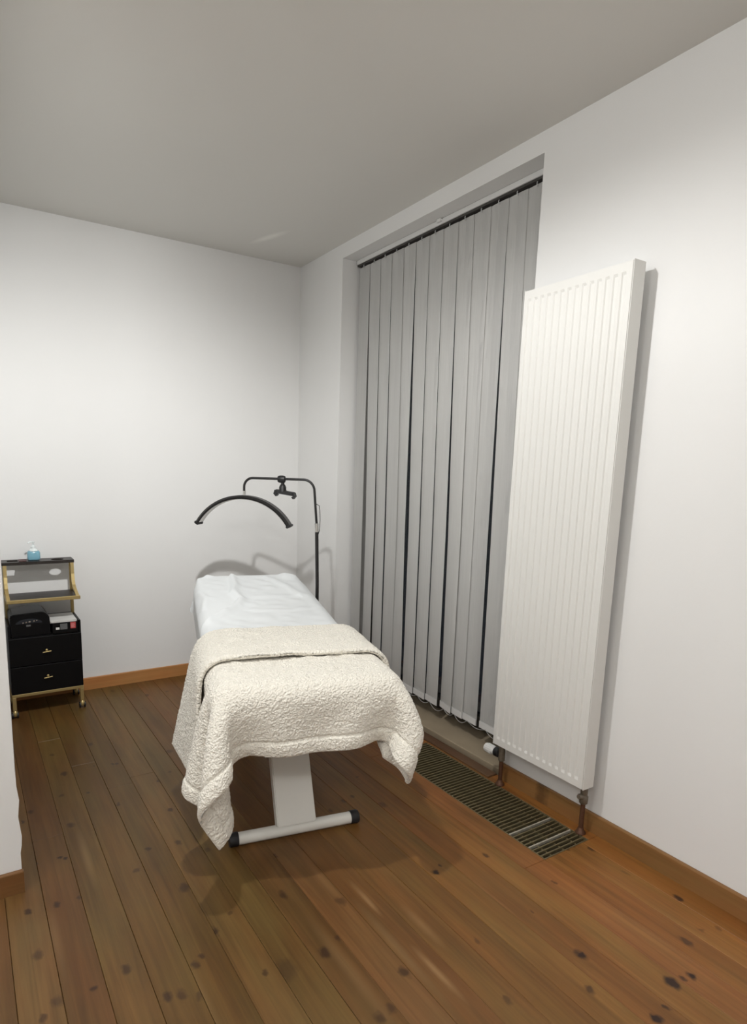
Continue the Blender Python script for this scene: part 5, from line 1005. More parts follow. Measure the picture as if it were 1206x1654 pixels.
        -810,508,470,-803,508,506,-797,509,542,-791,510,578,-784,510,614,-778,511,650,-772,511,687,-765,512,723,-759,512,759,-752,513,795,-746,513,832,-739,514,868,-733,514,905,-726,515,941,-720,515,978,-713,516,1014,-706,516,1051,-700,517,1088,-693,517,1125,-686,518,1161,-677,518,1198,-666,519,1234,-650,519,1267,-629,520,1297,-603,520,1322,-573,521,1341,-539,521,1354,-504,521,1360,-467,521,1362,-431,521,1363,-395,523,1364,-358,525,1365,-322,526,1367,-287,525,1371,-251,525,1373,-215,525,1371,-179,526,1368,-143,526,1365,-108,527,1363,-72,529,1362,-35,530,1362,1,530,1362,37,531,1362,72,532,1362,107,533,1362,142,534,1362,178,534,1362,215,534,1362,251,535,1362,286,536,1362,322,537,1362,358,537,1363,395,537,1366,432,537,1370,468,538,1370,503,538,1364,538,539,1355,571,540,1342,602,540,1323,628,541,1299,648,541,1269,662,542,1236,669,542,1200,672,543,1164,673,543,1128,673,544,1092,673,545,1055,673,545,1019,673,546,983,673,546,947,673,547,911,673,547,875,673,548,839,
        -817,544,470,-811,544,506,-804,545,542,-797,545,578,-790,546,614,-784,547,650,-777,547,686,-770,548,722,-763,548,759,-757,549,795,-750,549,831,-743,550,868,-736,550,904,-729,551,941,-722,551,977,-715,552,1014,-708,552,1051,-701,553,1087,-694,553,1124,-687,554,1161,-678,554,1197,-666,555,1233,-650,555,1267,-630,556,1297,-604,556,1322,-573,557,1341,-538,557,1354,-503,557,1360,-467,557,1362,-431,558,1363,-395,559,1366,-360,560,1370,-324,561,1373,-287,561,1374,-251,562,1372,-215,562,1369,-179,563,1366,-142,564,1364,-107,565,1363,-71,565,1362,-35,566,1362,0,566,1362,34,567,1362,70,568,1362,108,569,1362,144,570,1362,179,570,1362,214,571,1362,250,572,1362,285,573,1362,321,573,1362,357,574,1362,392,574,1364,427,573,1365,464,573,1365,501,574,1361,537,575,1354,571,576,1342,602,576,1324,628,577,1299,648,577,1269,662,578,1236,669,578,1201,672,579,1165,673,579,1128,673,580,1092,673,581,1056,673,581,1020,673,582,984,673,582,948,673,583,912,673,583,876,673,584,840,
        -825,580,469,-818,580,505,-811,581,541,-804,581,577,-797,582,613,-790,583,649,-782,583,685,-775,584,722,-768,584,758,-761,585,794,-754,585,831,-747,586,867,-739,586,904,-732,587,940,-725,587,977,-718,588,1013,-710,588,1050,-703,589,1087,-695,589,1123,-688,590,1160,-678,590,1197,-666,591,1233,-651,591,1266,-630,592,1297,-604,592,1322,-574,593,1341,-540,593,1354,-504,594,1360,-467,594,1362,-431,594,1363,-396,594,1365,-360,595,1367,-324,597,1369,-288,598,1370,-252,599,1370,-217,600,1369,-181,600,1365,-145,600,1363,-108,601,1363,-72,602,1364,-36,602,1365,-1,602,1364,35,602,1362,71,602,1362,106,604,1362,142,606,1362,177,607,1362,213,608,1362,249,608,1362,285,607,1362,320,607,1362,356,608,1362,392,609,1362,429,609,1362,465,610,1362,501,611,1360,536,611,1354,570,612,1343,601,612,1324,628,613,1299,648,613,1270,662,614,1237,669,614,1201,672,615,1165,673,615,1129,673,616,1093,673,617,1056,673,617,1020,673,618,984,673,618,948,673,619,912,673,619,876,673,620,840,
        -832,616,469,-825,616,505,-818,617,541,-810,617,577,-803,618,613,-795,619,649,-788,619,685,-780,620,721,-773,620,757,-765,621,794,-758,621,830,-750,622,867,-743,622,903,-735,623,940,-727,623,976,-720,624,1013,-712,624,1049,-704,625,1086,-697,625,1123,-689,626,1160,-679,626,1196,-667,627,1232,-651,627,1266,-630,628,1296,-605,628,1322,-574,629,1341,-540,629,1353,-504,630,1360,-468,630,1362,-432,631,1364,-396,632,1366,-360,632,1369,-324,633,1369,-289,634,1365,-254,634,1363,-218,635,1363,-182,635,1365,-146,635,1367,-109,636,1368,-73,636,1368,-37,637,1369,-1,638,1368,34,638,1366,69,639,1363,104,640,1362,140,640,1362,175,640,1362,210,641,1362,247,642,1362,284,643,1362,321,644,1362,358,645,1362,393,644,1362,428,644,1362,464,645,1362,501,647,1360,537,647,1354,570,648,1343,601,648,1324,627,649,1300,648,649,1270,662,650,1237,669,650,1202,672,651,1166,673,651,1129,673,652,1093,673,652,1057,673,653,1021,673,654,985,673,654,949,673,655,913,673,655,877,673,656,841,
        -840,652,468,-832,652,504,-824,653,540,-817,653,576,-809,654,612,-801,655,648,-793,655,684,-786,656,721,-778,656,757,-770,657,793,-762,657,830,-754,658,866,-746,658,902,-738,659,939,-730,659,976,-722,660,1012,-714,660,1049,-706,661,1086,-698,661,1122,-689,662,1159,-680,662,1196,-667,663,1232,-651,663,1265,-631,664,1296,-605,664,1321,-575,665,1341,-541,666,1353,-505,667,1360,-469,666,1365,-433,666,1370,-397,666,1372,-361,668,1372,-325,669,1369,-290,669,1365,-254,669,1363,-218,670,1363,-182,671,1364,-146,672,1366,-110,672,1369,-74,672,1371,-38,672,1370,-3,673,1366,33,675,1363,69,676,1362,105,677,1362,140,677,1362,176,677,1362,212,678,1362,248,678,1362,285,679,1362,320,680,1362,356,680,1362,392,681,1362,427,683,1362,464,684,1362,500,685,1360,536,684,1355,570,684,1343,601,684,1325,627,685,1300,648,685,1271,661,686,1237,669,686,1202,672,687,1166,673,687,1130,673,688,1094,673,689,1057,673,689,1021,673,690,985,673,690,949,673,691,913,673,691,877,673,692,841,
        -847,688,468,-839,688,504,-831,689,540,-823,689,576,-815,690,612,-807,690,648,-799,691,684,-791,692,720,-782,692,756,-774,693,793,-766,693,829,-758,694,865,-749,694,902,-741,695,938,-733,695,975,-724,696,1012,-716,696,1048,-708,696,1085,-699,697,1122,-690,697,1159,-680,698,1195,-668,698,1231,-652,699,1265,-631,699,1295,-605,700,1321,-575,701,1340,-541,702,1353,-506,703,1361,-470,703,1365,-435,703,1366,-399,702,1365,-362,703,1363,-326,704,1363,-290,705,1362,-255,705,1362,-219,705,1362,-183,706,1362,-146,707,1363,-110,708,1365,-74,709,1369,-38,710,1369,-3,710,1366,32,710,1363,68,711,1362,103,712,1362,139,713,1362,175,714,1362,212,715,1362,248,715,1362,285,715,1362,321,716,1362,357,717,1362,392,718,1362,427,719,1362,463,719,1362,500,719,1360,536,719,1355,570,720,1343,600,720,1325,627,720,1300,647,721,1271,661,722,1238,669,722,1203,672,723,1167,673,723,1130,673,724,1094,673,724,1058,673,725,1022,673,726,986,673,726,950,673,727,914,673,727,878,673,728,842,
    ]),
    'S': (38, 21, [
        -608,-195,955,-608,-195,1043,-608,-196,1132,-604,-197,1220,-548,-198,1287,-460,-199,1298,-370,-198,1298,-287,-197,1298,-199,-200,1298,-108,-199,1298,-21,-201,1298,65,-199,1298,158,-202,1298,244,-200,1298,334,-197,1298,419,-198,1298,508,-197,1298,585,-199,1257,608,-198,1173,608,-197,1084,608,-197,996,
        -609,-107,956,-608,-108,1044,-608,-108,1133,-603,-110,1221,-547,-111,1287,-459,-112,1298,-373,-110,1298,-283,-110,1298,-196,-110,1298,-110,-110,1298,-22,-114,1298,66,-113,1298,156,-112,1298,242,-113,1298,333,-114,1298,417,-112,1298,507,-114,1298,585,-111,1257,608,-110,1173,608,-109,1084,608,-109,996,
        -608,-19,957,-608,-20,1045,-608,-21,1133,-603,-22,1222,-546,-24,1288,-463,-26,1298,-376,-23,1298,-286,-25,1298,-196,-26,1298,-106,-29,1298,-18,-25,1298,66,-26,1298,155,-24,1298,245,-27,1298,331,-26,1298,418,-23,1298,507,-29,1298,585,-24,1257,608,-22,1173,608,-22,1085,608,-21,997,
        -608,68,957,-608,68,1045,-608,67,1133,-603,66,1221,-548,64,1288,-457,63,1298,-373,60,1298,-282,64,1298,-195,64,1298,-109,65,1298,-21,62,1298,70,64,1298,155,64,1298,243,66,1298,331,62,1298,422,62,1300,508,65,1298,585,64,1257,608,65,1173,608,66,1085,608,67,997,
        -608,156,957,-608,156,1045,-608,155,1133,-603,153,1222,-546,152,1288,-461,149,1298,-370,152,1298,-286,149,1298,-196,150,1298,-107,148,1298,-18,152,1309,67,150,1302,154,153,1307,244,151,1303,332,152,1298,420,152,1313,507,150,1298,585,152,1257,608,153,1173,608,154,1085,608,155,997,
        -608,244,957,-608,244,1045,-608,243,1133,-603,241,1222,-546,240,1288,-460,236,1298,-375,242,1298,-281,237,1298,-198,240,1298,-109,237,1298,-19,237,1298,68,239,1313,157,238,1298,245,238,1298,331,240,1298,419,238,1298,510,239,1298,585,240,1256,608,241,1173,608,242,1085,608,243,997,
        -608,332,956,-608,332,1044,-608,331,1133,-603,329,1221,-547,327,1287,-460,327,1298,-374,324,1298,-284,326,1298,-196,330,1298,-111,328,1298,-23,326,1298,69,323,1298,155,328,1298,244,329,1298,335,325,1298,420,327,1298,505,324,1298,584,327,1258,608,329,1174,608,330,1085,608,331,997,
        -608,421,956,-608,420,1044,-608,419,1132,-604,417,1221,-547,415,1287,-459,412,1298,-370,413,1298,-284,416,1298,-196,413,1298,-106,415,1298,-23,414,1298,68,411,1298,154,413,1298,245,414,1298,329,414,1305,422,413,1311,506,413,1298,584,415,1258,608,417,1174,608,418,1085,608,419,997,
        -608,509,956,-608,508,1044,-608,507,1132,-604,505,1221,-547,503,1287,-462,500,1298,-372,501,1298,-283,500,1303,-195,503,1298,-108,504,1298,-20,502,1298,70,503,1298,154,502,1298,243,504,1298,331,503,1302,420,503,1311,506,501,1298,584,503,1258,608,505,1174,608,506,1086,608,507,997,
        -608,598,956,-608,597,1044,-608,595,1132,-604,593,1221,-547,591,1287,-463,588,1298,-371,591,1298,-285,589,1298,-198,590,1298,-108,590,1298,-19,591,1298,66,590,1298,155,590,1298,245,589,1298,330,588,1308,421,590,1301,509,588,1298,585,591,1257,608,593,1173,608,595,1085,608,596,997,
        -608,686,956,-608,685,1044,-608,683,1133,-604,681,1221,-547,679,1287,-460,678,1298,-371,679,1298,-281,676,1298,-200,678,1298,-109,676,1298,-20,678,1298,69,677,1298,154,675,1298,244,676,1298,336,677,1298,418,675,1298,509,676,1298,585,679,1257,608,681,1173,608,683,1085,608,684,997,
        -608,775,957,-608,773,1045,-608,771,1133,-603,768,1221,-547,766,1287,-459,764,1298,-374,765,1298,-285,762,1298,-196,764,1298,-107,764,1298,-22,763,1298,68,766,1298,157,766,1298,243,767,1298,331,763,1298,419,766,1298,508,766,1298,584,767,1257,608,769,1174,608,772,1086,608,773,998,
        -608,865,959,-608,862,1047,-608,859,1135,-603,856,1223,-547,854,1290,-463,851,1304,-373,850,1299,-283,856,1298,-193,854,1298,-108,853,1298,-20,850,1298,69,853,1298,157,850,1298,246,853,1298,331,851,1298,421,854,1298,508,852,1299,584,855,1258,608,857,1175,608,860,1087,608,863,999,
        -608,954,963,-608,951,1050,-608,947,1138,-603,944,1226,-545,941,1291,-460,942,1310,-372,941,1301,-282,938,1317,-195,941,1301,-108,943,1301,-18,942,1301,68,938,1315,155,943,1301,242,942,1301,331,943,1301,417,941,1301,508,939,1302,584,942,1261,609,946,1178,608,949,1090,608,952,1002,
        -608,1043,967,-608,1039,1055,-608,1036,1143,-603,1032,1231,-546,1029,1297,-460,1028,1312,-371,1027,1312,-286,1030,1315,-195,1030,1313,-108,1028,1315,-21,1029,1307,68,1026,1312,158,1028,1320,243,1029,1309,334,1031,1307,423,1026,1316,510,1028,1310,585,1030,1266,608,1034,1183,608,1037,1095,608,1041,1007,
        -608,1132,973,-608,1128,1061,-608,1124,1149,-603,1119,1237,-546,1117,1303,-462,1114,1322,-373,1117,1313,-282,1114,1327,-194,1117,1315,-110,1118,1313,-21,1117,1313,68,1115,1314,156,1116,1314,245,1118,1313,333,1117,1313,421,1119,1313,509,1116,1314,585,1118,1272,608,1122,1189,608,1126,1100,608,1130,1013,
        -608,1221,978,-608,1216,1066,-608,1211,1154,-603,1207,1242,-547,1204,1309,-459,1201,1320,-371,1207,1328,-282,1205,1320,-193,1205,1319,-110,1205,1332,-17,1204,1330,68,1206,1319,157,1200,1328,242,1205,1319,329,1203,1319,421,1203,1325,510,1205,1320,585,1206,1278,608,1210,1195,608,1214,1106,608,1219,1019,
        -608,1309,984,-608,1304,1072,-608,1300,1160,-604,1295,1247,-549,1292,1315,-461,1292,1325,-370,1291,1333,-284,1291,1332,-195,1292,1326,-109,1289,1333,-22,1295,1336,65,1292,1326,157,1290,1328,242,1291,1334,331,1291,1328,421,1291,1325,508,1291,1327,585,1293,1285,608,1298,1201,608,1302,1113,608,1308,1025,
        -608,1398,990,-608,1392,1078,-608,1388,1166,-604,1383,1254,-548,1380,1320,-459,1380,1332,-374,1379,1343,-288,1378,1337,-195,1381,1336,-109,1379,1331,-20,1379,1334,70,1377,1339,158,1379,1337,243,1377,1334,331,1380,1338,420,1379,1332,510,1378,1334,585,1381,1291,608,1385,1207,608,1390,1119,608,1396,1031,
        -608,1486,997,-608,1481,1084,-608,1476,1173,-604,1471,1261,-547,1467,1327,-459,1470,1338,-375,1467,1338,-283,1468,1341,-197,1469,1338,-106,1467,1342,-23,1467,1338,66,1469,1339,159,1466,1338,247,1469,1339,332,1466,1344,417,1470,1338,506,1466,1337,584,1469,1297,608,1473,1214,608,1478,1125,608,1484,1038,
        -608,1574,1003,-608,1569,1091,-608,1563,1179,-603,1558,1267,-546,1555,1333,-458,1556,1344,-374,1553,1345,-282,1555,1344,-196,1554,1346,-108,1557,1344,-22,1554,1344,72,1555,1350,156,1554,1351,244,1555,1344,329,1556,1345,422,1554,1344,509,1553,1349,584,1556,1303,608,1561,1220,608,1566,1132,608,1572,1044,
        -608,1662,1009,-608,1657,1097,-608,1651,1185,-603,1646,1273,-547,1643,1339,-460,1646,1350,-371,1639,1352,-284,1641,1350,-196,1642,1351,-106,1642,1364,-18,1641,1350,67,1644,1350,159,1643,1350,243,1643,1350,330,1642,1351,419,1644,1350,506,1642,1350,584,1644,1310,608,1649,1226,608,1654,1138,608,1660,1050,
        -608,1750,1015,-608,1745,1103,-608,1739,1191,-604,1734,1279,-548,1731,1345,-459,1731,1356,-373,1729,1359,-285,1733,1356,-198,1731,1361,-111,1732,1356,-22,1726,1364,67,1729,1358,156,1728,1360,244,1732,1356,330,1727,1365,419,1731,1356,509,1729,1357,585,1732,1315,608,1737,1232,608,1742,1143,608,1748,1056,
        -608,1838,1021,-608,1832,1109,-608,1827,1197,-604,1822,1285,-549,1818,1352,-458,1818,1362,-372,1819,1362,-286,1817,1362,-197,1818,1362,-109,1821,1362,-21,1818,1362,69,1818,1363,156,1819,1362,244,1819,1367,332,1820,1362,419,1820,1362,510,1819,1362,585,1820,1321,608,1825,1237,608,1830,1149,608,1836,1061,
        -608,1926,1028,-608,1920,1115,-608,1915,1204,-603,1909,1292,-547,1905,1358,-460,1905,1375,-372,1906,1369,-283,1906,1368,-197,1908,1368,-106,1910,1369,-20,1905,1376,72,1903,1379,156,1904,1378,241,1901,1377,334,1907,1375,419,1903,1379,511,1904,1373,585,1907,1327,608,1912,1244,608,1918,1156,608,1924,1068,
        -608,2014,1034,-608,2008,1122,-608,2002,1210,-603,1997,1299,-546,1993,1364,-461,1996,1375,-372,1992,1376,-283,1994,1376,-197,1994,1384,-108,1991,1378,-23,1993,1375,69,1992,1380,153,1994,1376,246,1994,1374,334,1994,1375,419,1995,1382,509,1991,1376,584,1995,1334,608,2000,1250,608,2006,1162,608,2011,1074,
        -608,2102,1041,-608,2096,1129,-608,2090,1217,-603,2085,1305,-545,2081,1371,-462,2083,1381,-374,2082,1381,-281,2082,1381,-199,2080,1392,-106,2082,1387,-24,2082,1381,71,2082,1381,155,2083,1381,242,2080,1382,331,2080,1386,423,2080,1381,504,2080,1381,584,2083,1341,608,2088,1257,608,2093,1169,608,2099,1081,
        -608,2189,1047,-608,2184,1135,-608,2178,1223,-603,2172,1311,-546,2168,1376,-459,2168,1392,-372,2172,1387,-284,2168,1392,-195,2166,1388,-110,2167,1394,-21,2166,1396,70,2170,1387,158,2169,1387,243,2168,1389,330,2164,1396,417,2169,1387,507,2165,1387,584,2170,1346,608,2175,1263,608,2181,1174,608,2187,1086,
        -608,2277,1053,-608,2271,1140,-608,2266,1229,-603,2260,1317,-547,2257,1382,-461,2257,1395,-372,2258,1393,-285,2259,1393,-194,2255,1393,-106,2254,1400,-17,2260,1393,68,2257,1393,159,2254,1404,244,2256,1393,332,2255,1399,418,2257,1393,509,2255,1393,585,2258,1352,608,2263,1268,608,2269,1180,608,2274,1092,
        -608,2365,1058,-608,2359,1146,-608,2353,1234,-603,2348,1322,-547,2344,1388,-458,2343,1399,-371,2344,1410,-285,2343,1400,-196,2346,1399,-108,2344,1399,-20,2344,1399,68,2347,1399,156,2345,1401,243,2343,1399,329,2341,1404,421,2345,1399,509,2341,1399,585,2346,1358,608,2351,1274,608,2356,1186,608,2362,1098,
        -609,2453,1065,-606,2447,1152,-607,2441,1241,-603,2436,1329,-546,2432,1395,-456,2433,1412,-374,2431,1405,-286,2432,1405,-195,2432,1406,-107,2433,1405,-21,2433,1409,66,2434,1411,157,2431,1420,247,2433,1405,332,2434,1405,420,2432,1412,509,2430,1405,585,2434,1364,608,2439,1280,609,2444,1192,610,2449,1104,
        -614,2540,1071,-601,2534,1158,-601,2529,1246,-601,2523,1334,-547,2519,1401,-460,2520,1412,-370,2517,1419,-283,2520,1411,-196,2521,1411,-108,2520,1414,-18,2520,1411,69,2520,1427,157,2518,1411,246,2519,1422,333,2521,1412,420,2521,1411,509,2519,1415,582,2522,1369,603,2526,1285,605,2531,1197,616,2537,1110,
        -640,2623,1084,-612,2621,1167,-591,2616,1253,-589,2610,1341,-551,2605,1415,-460,2606,1419,-373,2606,1418,-285,2609,1418,-196,2605,1428,-110,2608,1418,-21,2606,1418,66,2607,1418,157,2607,1418,242,2609,1418,332,2609,1418,421,2605,1430,507,2609,1422,576,2609,1375,588,2613,1289,610,2618,1204,645,2618,1123,
        -703,2677,1109,-669,2681,1190,-636,2686,1272,-602,2691,1354,-546,2693,1425,-459,2695,1424,-371,2695,1424,-283,2693,1425,-197,2696,1436,-110,2693,1438,-20,2693,1425,69,2698,1424,157,2694,1435,244,2696,1426,334,2695,1424,417,2692,1454,510,2693,1444,579,2690,1387,626,2683,1310,666,2678,1231,706,2674,1152,
        -726,2758,1113,-677,2763,1186,-623,2760,1257,-567,2736,1322,-512,2750,1390,-453,2767,1448,-369,2780,1430,-281,2783,1430,-196,2782,1430,-108,2782,1430,-23,2783,1430,65,2782,1430,156,2782,1430,244,2784,1432,332,2782,1433,420,2781,1451,477,2753,1410,540,2735,1347,600,2747,1284,659,2758,1219,715,2757,1150,
        -669,2798,1068,-614,2775,1132,-561,2746,1196,-519,2772,1264,-486,2811,1335,-457,2849,1401,-371,2859,1401,-284,2862,1397,-196,2862,1397,-108,2862,1398,-21,2862,1397,67,2862,1397,155,2862,1398,243,2862,1398,330,2860,1400,417,2858,1403,469,2822,1353,514,2790,1285,541,2737,1220,602,2749,1158,655,2782,1097,
        -613,2769,1007,-554,2757,1072,-505,2781,1140,-487,2831,1211,-505,2876,1284,-447,2903,1328,-371,2871,1314,-285,2888,1315,-196,2888,1315,-109,2888,1315,-21,2888,1315,67,2888,1315,155,2888,1315,243,2888,1316,331,2883,1316,407,2909,1329,473,2886,1295,465,2833,1226,495,2782,1160,542,2746,1095,604,2751,1033,
        -549,2770,948,-504,2801,1017,-494,2851,1088,-516,2896,1161,-511,2946,1231,-432,2944,1251,-372,2887,1228,-284,2886,1227,-196,2888,1227,-108,2888,1227,-20,2888,1227,68,2888,1227,156,2889,1227,244,2889,1228,331,2897,1230,396,2950,1251,477,2952,1237,483,2897,1171,473,2844,1102,495,2790,1036,543,2756,971,
    ]),
}
def load(name):
    ns, nt_, vals = DATA[name]          # half millimetres
    return np.array(vals, dtype=float).reshape(ns, nt_, 3) / 2000.0

def upsample(P, k):
    """Catmull-Rom along both directions"""
    def one(A):
        n = len(A)
        ext = np.concatenate([2 * A[:1] - A[1:2], A, 2 * A[-1:] - A[-2:-1]])
        out = []
        t = np.arange(k) / k
        for i in range(n - 1):
            p0, p1, p2, p3 = ext[i], ext[i + 1], ext[i + 2], ext[i + 3]
            for u in t:
                out.append(.5 * (2 * p1 + (p2 - p0) * u + (2 * p0 - 5 * p1 + 4 * p2 - p3) * u * u + (3 * p1 - p0 - 3 * p2 + p3) * u ** 3))
        out.append(A[-1])
        return np.array(out)
    P = one(P)
    return np.swapaxes(one(np.swapaxes(P, 0, 1)), 0, 1)

def vnoise(Q, scale, seed=0):
    """value noise on points (n,3)"""
    q = Q * scale + seed * 17.3
    i = np.floor(q).astype(np.int64)
    f = q - i
    f = f * f * (3 - 2 * f)
    def h(a, b, c):
        n = (a * 374761393 + b * 668265263 + c * 2147483647) & 0xffffffff
        n = ((n ^ (n >> 13)) * 1274126177) & 0xffffffff
        return ((n ^ (n >> 16)) & 0xffff) / 65535.0
    r = 0
    for dx in (0, 1):
        for dy in (0, 1):
            for dz in (0, 1):
                w = (f[:, 0] if dx else 1 - f[:, 0]) * (f[:, 1] if dy else 1 - f[:, 1]) * (f[:, 2] if dz else 1 - f[:, 2])
                r = r + w * h(i[:, 0] + dx, i[:, 1] + dy, i[:, 2] + dz)
    return r

def cloth(name, P, k, thick, mat, parent=None, fluff=0.0, hem=0.0, loc=None, hem_sides=(1, 1, 1, 1), fold=None):
    """thick cloth from a simulated grid; rounded edges, stitched hem band, woolly relief"""
    P = upsample(P, k)
    if fold is not None:
        P = fold(P)
    ns, nt_ = P.shape[:2]
    du = np.gradient(P, axis=1)
    dv = np.gradient(P, axis=0)
    nrm = np.cross(du, dv)
    nrm /= np.linalg.norm(nrm, axis=-1, keepdims=True) + 1e-12
    lu = np.linalg.norm(du, axis=-1).mean()
    lv = np.linalg.norm(dv, axis=-1).mean()
    I, J = np.meshgrid(np.arange(ns), np.arange(nt_), indexing='ij')
    big = 9.0
    d = np.minimum(np.minimum(J * lu if hem_sides[0] else big + J * 0, (nt_ - 1 - J) * lu if hem_sides[1] else big + J * 0),
                   np.minimum(I * lv if hem_sides[2] else big + J * 0, (ns - 1 - I) * lv if hem_sides[3] else big + J * 0))
    th = np.full(d.shape, thick / 2)
    if hem > 0:
        band = np.clip(d / hem, 0, 1)
        th = np.where(d < hem, thick / 2 * (1 + .55 * np.sin(PI * np.clip(band, 0, 1)) ** .7), th)
        th *= 1 - .65 * np.exp(-((d - hem) / (.0045)) ** 2)
    de = np.minimum(np.minimum(J * lu, (nt_ - 1 - J) * lu), np.minimum(I * lv, (ns - 1 - I) * lv))
    rr_ = thick * .5
    th = th * np.sqrt(np.clip(1 - (1 - np.clip(de / rr_, 0, 1)) ** 2, 0.0, 1))
    n_ = ns * nt_
    out = []
    for sgn in (1, -1):
        Q = (P + nrm * (sgn * th)[..., None]).reshape(-1, 3)
        if fluff > 0:
            f = .7 * vnoise(Q, 180, 1) + 1.1 * vnoise(Q, 300, 2) + .2 * vnoise(Q, 80, 3) - 1.0
            lo = vnoise(Q, 14, 5) - .5
            Q = Q + nrm.reshape(-1, 3) * (sgn * (fluff * f * np.clip(de / .004, 0.25, 1).reshape(-1) + fluff * .5 * lo))[:, None]
        out.append(Q)
    V = np.concatenate(out)
    V = V @ np.array([list(RT), list(AX), [0, 0, 1]]) + np.array(list(BF))
    base = np.array(list(world_loc(parent))) if parent is not None else (np.array(list(loc)) if loc is not None else np.zeros(3))
    V = V - base
    a = (I * nt_ + J)[:-1, :-1].reshape(-1)
    q1 = np.stack([a, a + 1, a + nt_ + 1, a + nt_], 1)
    q2 = np.stack([a, a + nt_, a + nt_ + 1, a + 1], 1) + n_
    edge = np.concatenate([np.arange(nt_), (np.arange(1, ns)) * nt_ + nt_ - 1, (ns - 1) * nt_ + np.arange(nt_ - 2, -1, -1), np.arange(ns - 2, 0, -1) * nt_])
    e2 = np.roll(edge, -1)
    q3 = np.stack([e2, edge, edge + n_, e2 + n_], 1)
    Fq = np.concatenate([q1, q2, q3]).astype(np.int32)
    me = bpy.data.meshes.new(name)
    me.vertices.add(len(V))
    me.vertices.foreach_set('co', V.astype(np.float32).ravel())
    me.loops.add(Fq.size)
    me.loops.foreach_set('vertex_index', Fq.ravel())
    me.polygons.add(len(Fq))
    me.polygons.foreach_set('loop_start', np.arange(0, Fq.size, 4, dtype=np.int32))
    me.polygons.foreach_set('loop_total', np.full(len(Fq), 4, dtype=np.int32))
    me.update(calc_edges=True)
    me.polygons.foreach_set('use_smooth', [True] * len(me.polygons))
    me.materials.append(mat)
    o = bpy.data.objects.new(name, me)
    COL.objects.link(o)
    if parent is not None:
        o.parent = parent
    elif loc is not None:
        o.location = loc
    return o

sheet_loc = bw(0, .75, .66)
S_ = load('S')
tt, ss_, zz2 = S_[..., 0], S_[..., 1], S_[..., 2]
edge_l = (.300 + .035 * np.clip((.66 - zz2) / .12, 0, 1)) * np.vectorize(narrow)(np.minimum(ss_, 1.43))
S_[..., 0] = np.where(np.abs(tt) > edge_l, np.sign(tt) * (edge_l + .15 * (np.abs(tt) - edge_l)), tt)
S_[..., 1] = np.where(ss_ > 1.444, 1.444 + .2 * (ss_ - 1.444), ss_)
CREASE = [([(-.10, 1.33), (-.10, 1.16), (-.125, 1.02), (-.098, .90), (-.13, .80), (-.22, .66), (-.29, .58)], .022, .020),
          ([(.10, 1.30), (.17, 1.12), (.20, .95)], .008, .026), ([(-.30, 1.10), (-.26, .95), (-.285, .80)], .010, .016), ([(-.05, .72), (.12, .70), (.27, .74)], .005, .024)]
def sheet_folds(P):
    P = P.copy()
    t_, s_ = P[..., 0], P[..., 1]
    dz = np.zeros_like(t_)
    for pts_, amp, wid in CREASE:
        best = np.full(t_.shape, 9.0)
        side_ = np.zeros_like(t_)
        for (ax_, ay_), (bx_, by_) in zip(pts_, pts_[1:]):
            ex, ey = bx_ - ax_, by_ - ay_
            u_ = np.clip(((t_ - ax_) * ex + (s_ - ay_) * ey) / (ex * ex + ey * ey), 0, 1)
            qx, qy = t_ - ax_ - u_ * ex, s_ - ay_ - u_ * ey
            dd = np.hypot(qx, qy)
            sg_ = np.sign(ex * qy - ey * qx)
            side_ = np.where(dd < best, sg_, side_)
            best = np.minimum(best, dd)
        e_ = best / wid
        dz += amp * (np.exp(-e_ ** 2) * .8 + .5 * side_ * e_ * np.exp(-e_ ** 2 / 2))
    P[..., 2] += np.where(dz > 0, dz, dz * .25) + .0015
    return P
tag(cloth('bed_sheet', S_, 8, .003, SHEET, loc=sheet_loc, fold=sheet_folds), 'plain white cotton sheet spread over the head half of the treatment bed', 'sheet')
blanket = thing('fleece_blanket', 'cream sherpa fleece blanket folded over the foot end of the bed', 'blanket', bw(0, 0, .66))
cloth('hanging_layer', load('B'), 8, .016, FLEECE, blanket, fluff=.0027, hem=.052, hem_sides=(1, 1, 1, 0))
cloth('folded_layer', load('A'), 8, .018, FLEECE, blanket, fluff=.0027, hem=.0, hem_sides=(1, 1, 0, 0))

# ------------------------------------------------------------------ half-moon lamp on a stand
LA = Vector((-.367, 2.701, 0))
LU = Vector((-.74745, .66431, 0))
LN = Vector((-LU.y, LU.x, 0))
def lw(w, z):
    return LA + LU * w + Vector((0, 0, z))
lamp = thing('half_moon_lamp', 'black half-moon lamp on a bent pole stand behind the bed', 'lamp', LA + LU * -.03)
obj('pole', tube(BM(), [lw(-.030, .03), lw(-.024, .70), lw(-.016, .990)], .0092, 14), BLACK_METAL, lamp, smooth=True)
obj('pole_clamp', tube(BM(), [lw(-.016, .988), lw(-.0145, 1.034)], .0100, 16), CHROME, lamp, smooth=True)
pts = [lw(-.0145, 1.03), lw(-.004, 1.15), lw(0, 1.20)]
pts += arc(lw(.06, 1.20), PI, PI / 2, .06, LU, (0, 0, 1), 8)[1:]
pts += arc(lw(.336, 1.213), PI / 2, 0, .048, LU, (0, 0, 1), 8)
pts += [lw(.384, 1.19)]
obj('arm', tube(BM(), pts, .0066, 12), BLACK_METAL, lamp, smooth=True)
obj('arm_joint', tube(BM(), [lw(.384, 1.192), lw(.384, 1.168)], .0078, 14), CHROME, lamp, smooth=True)
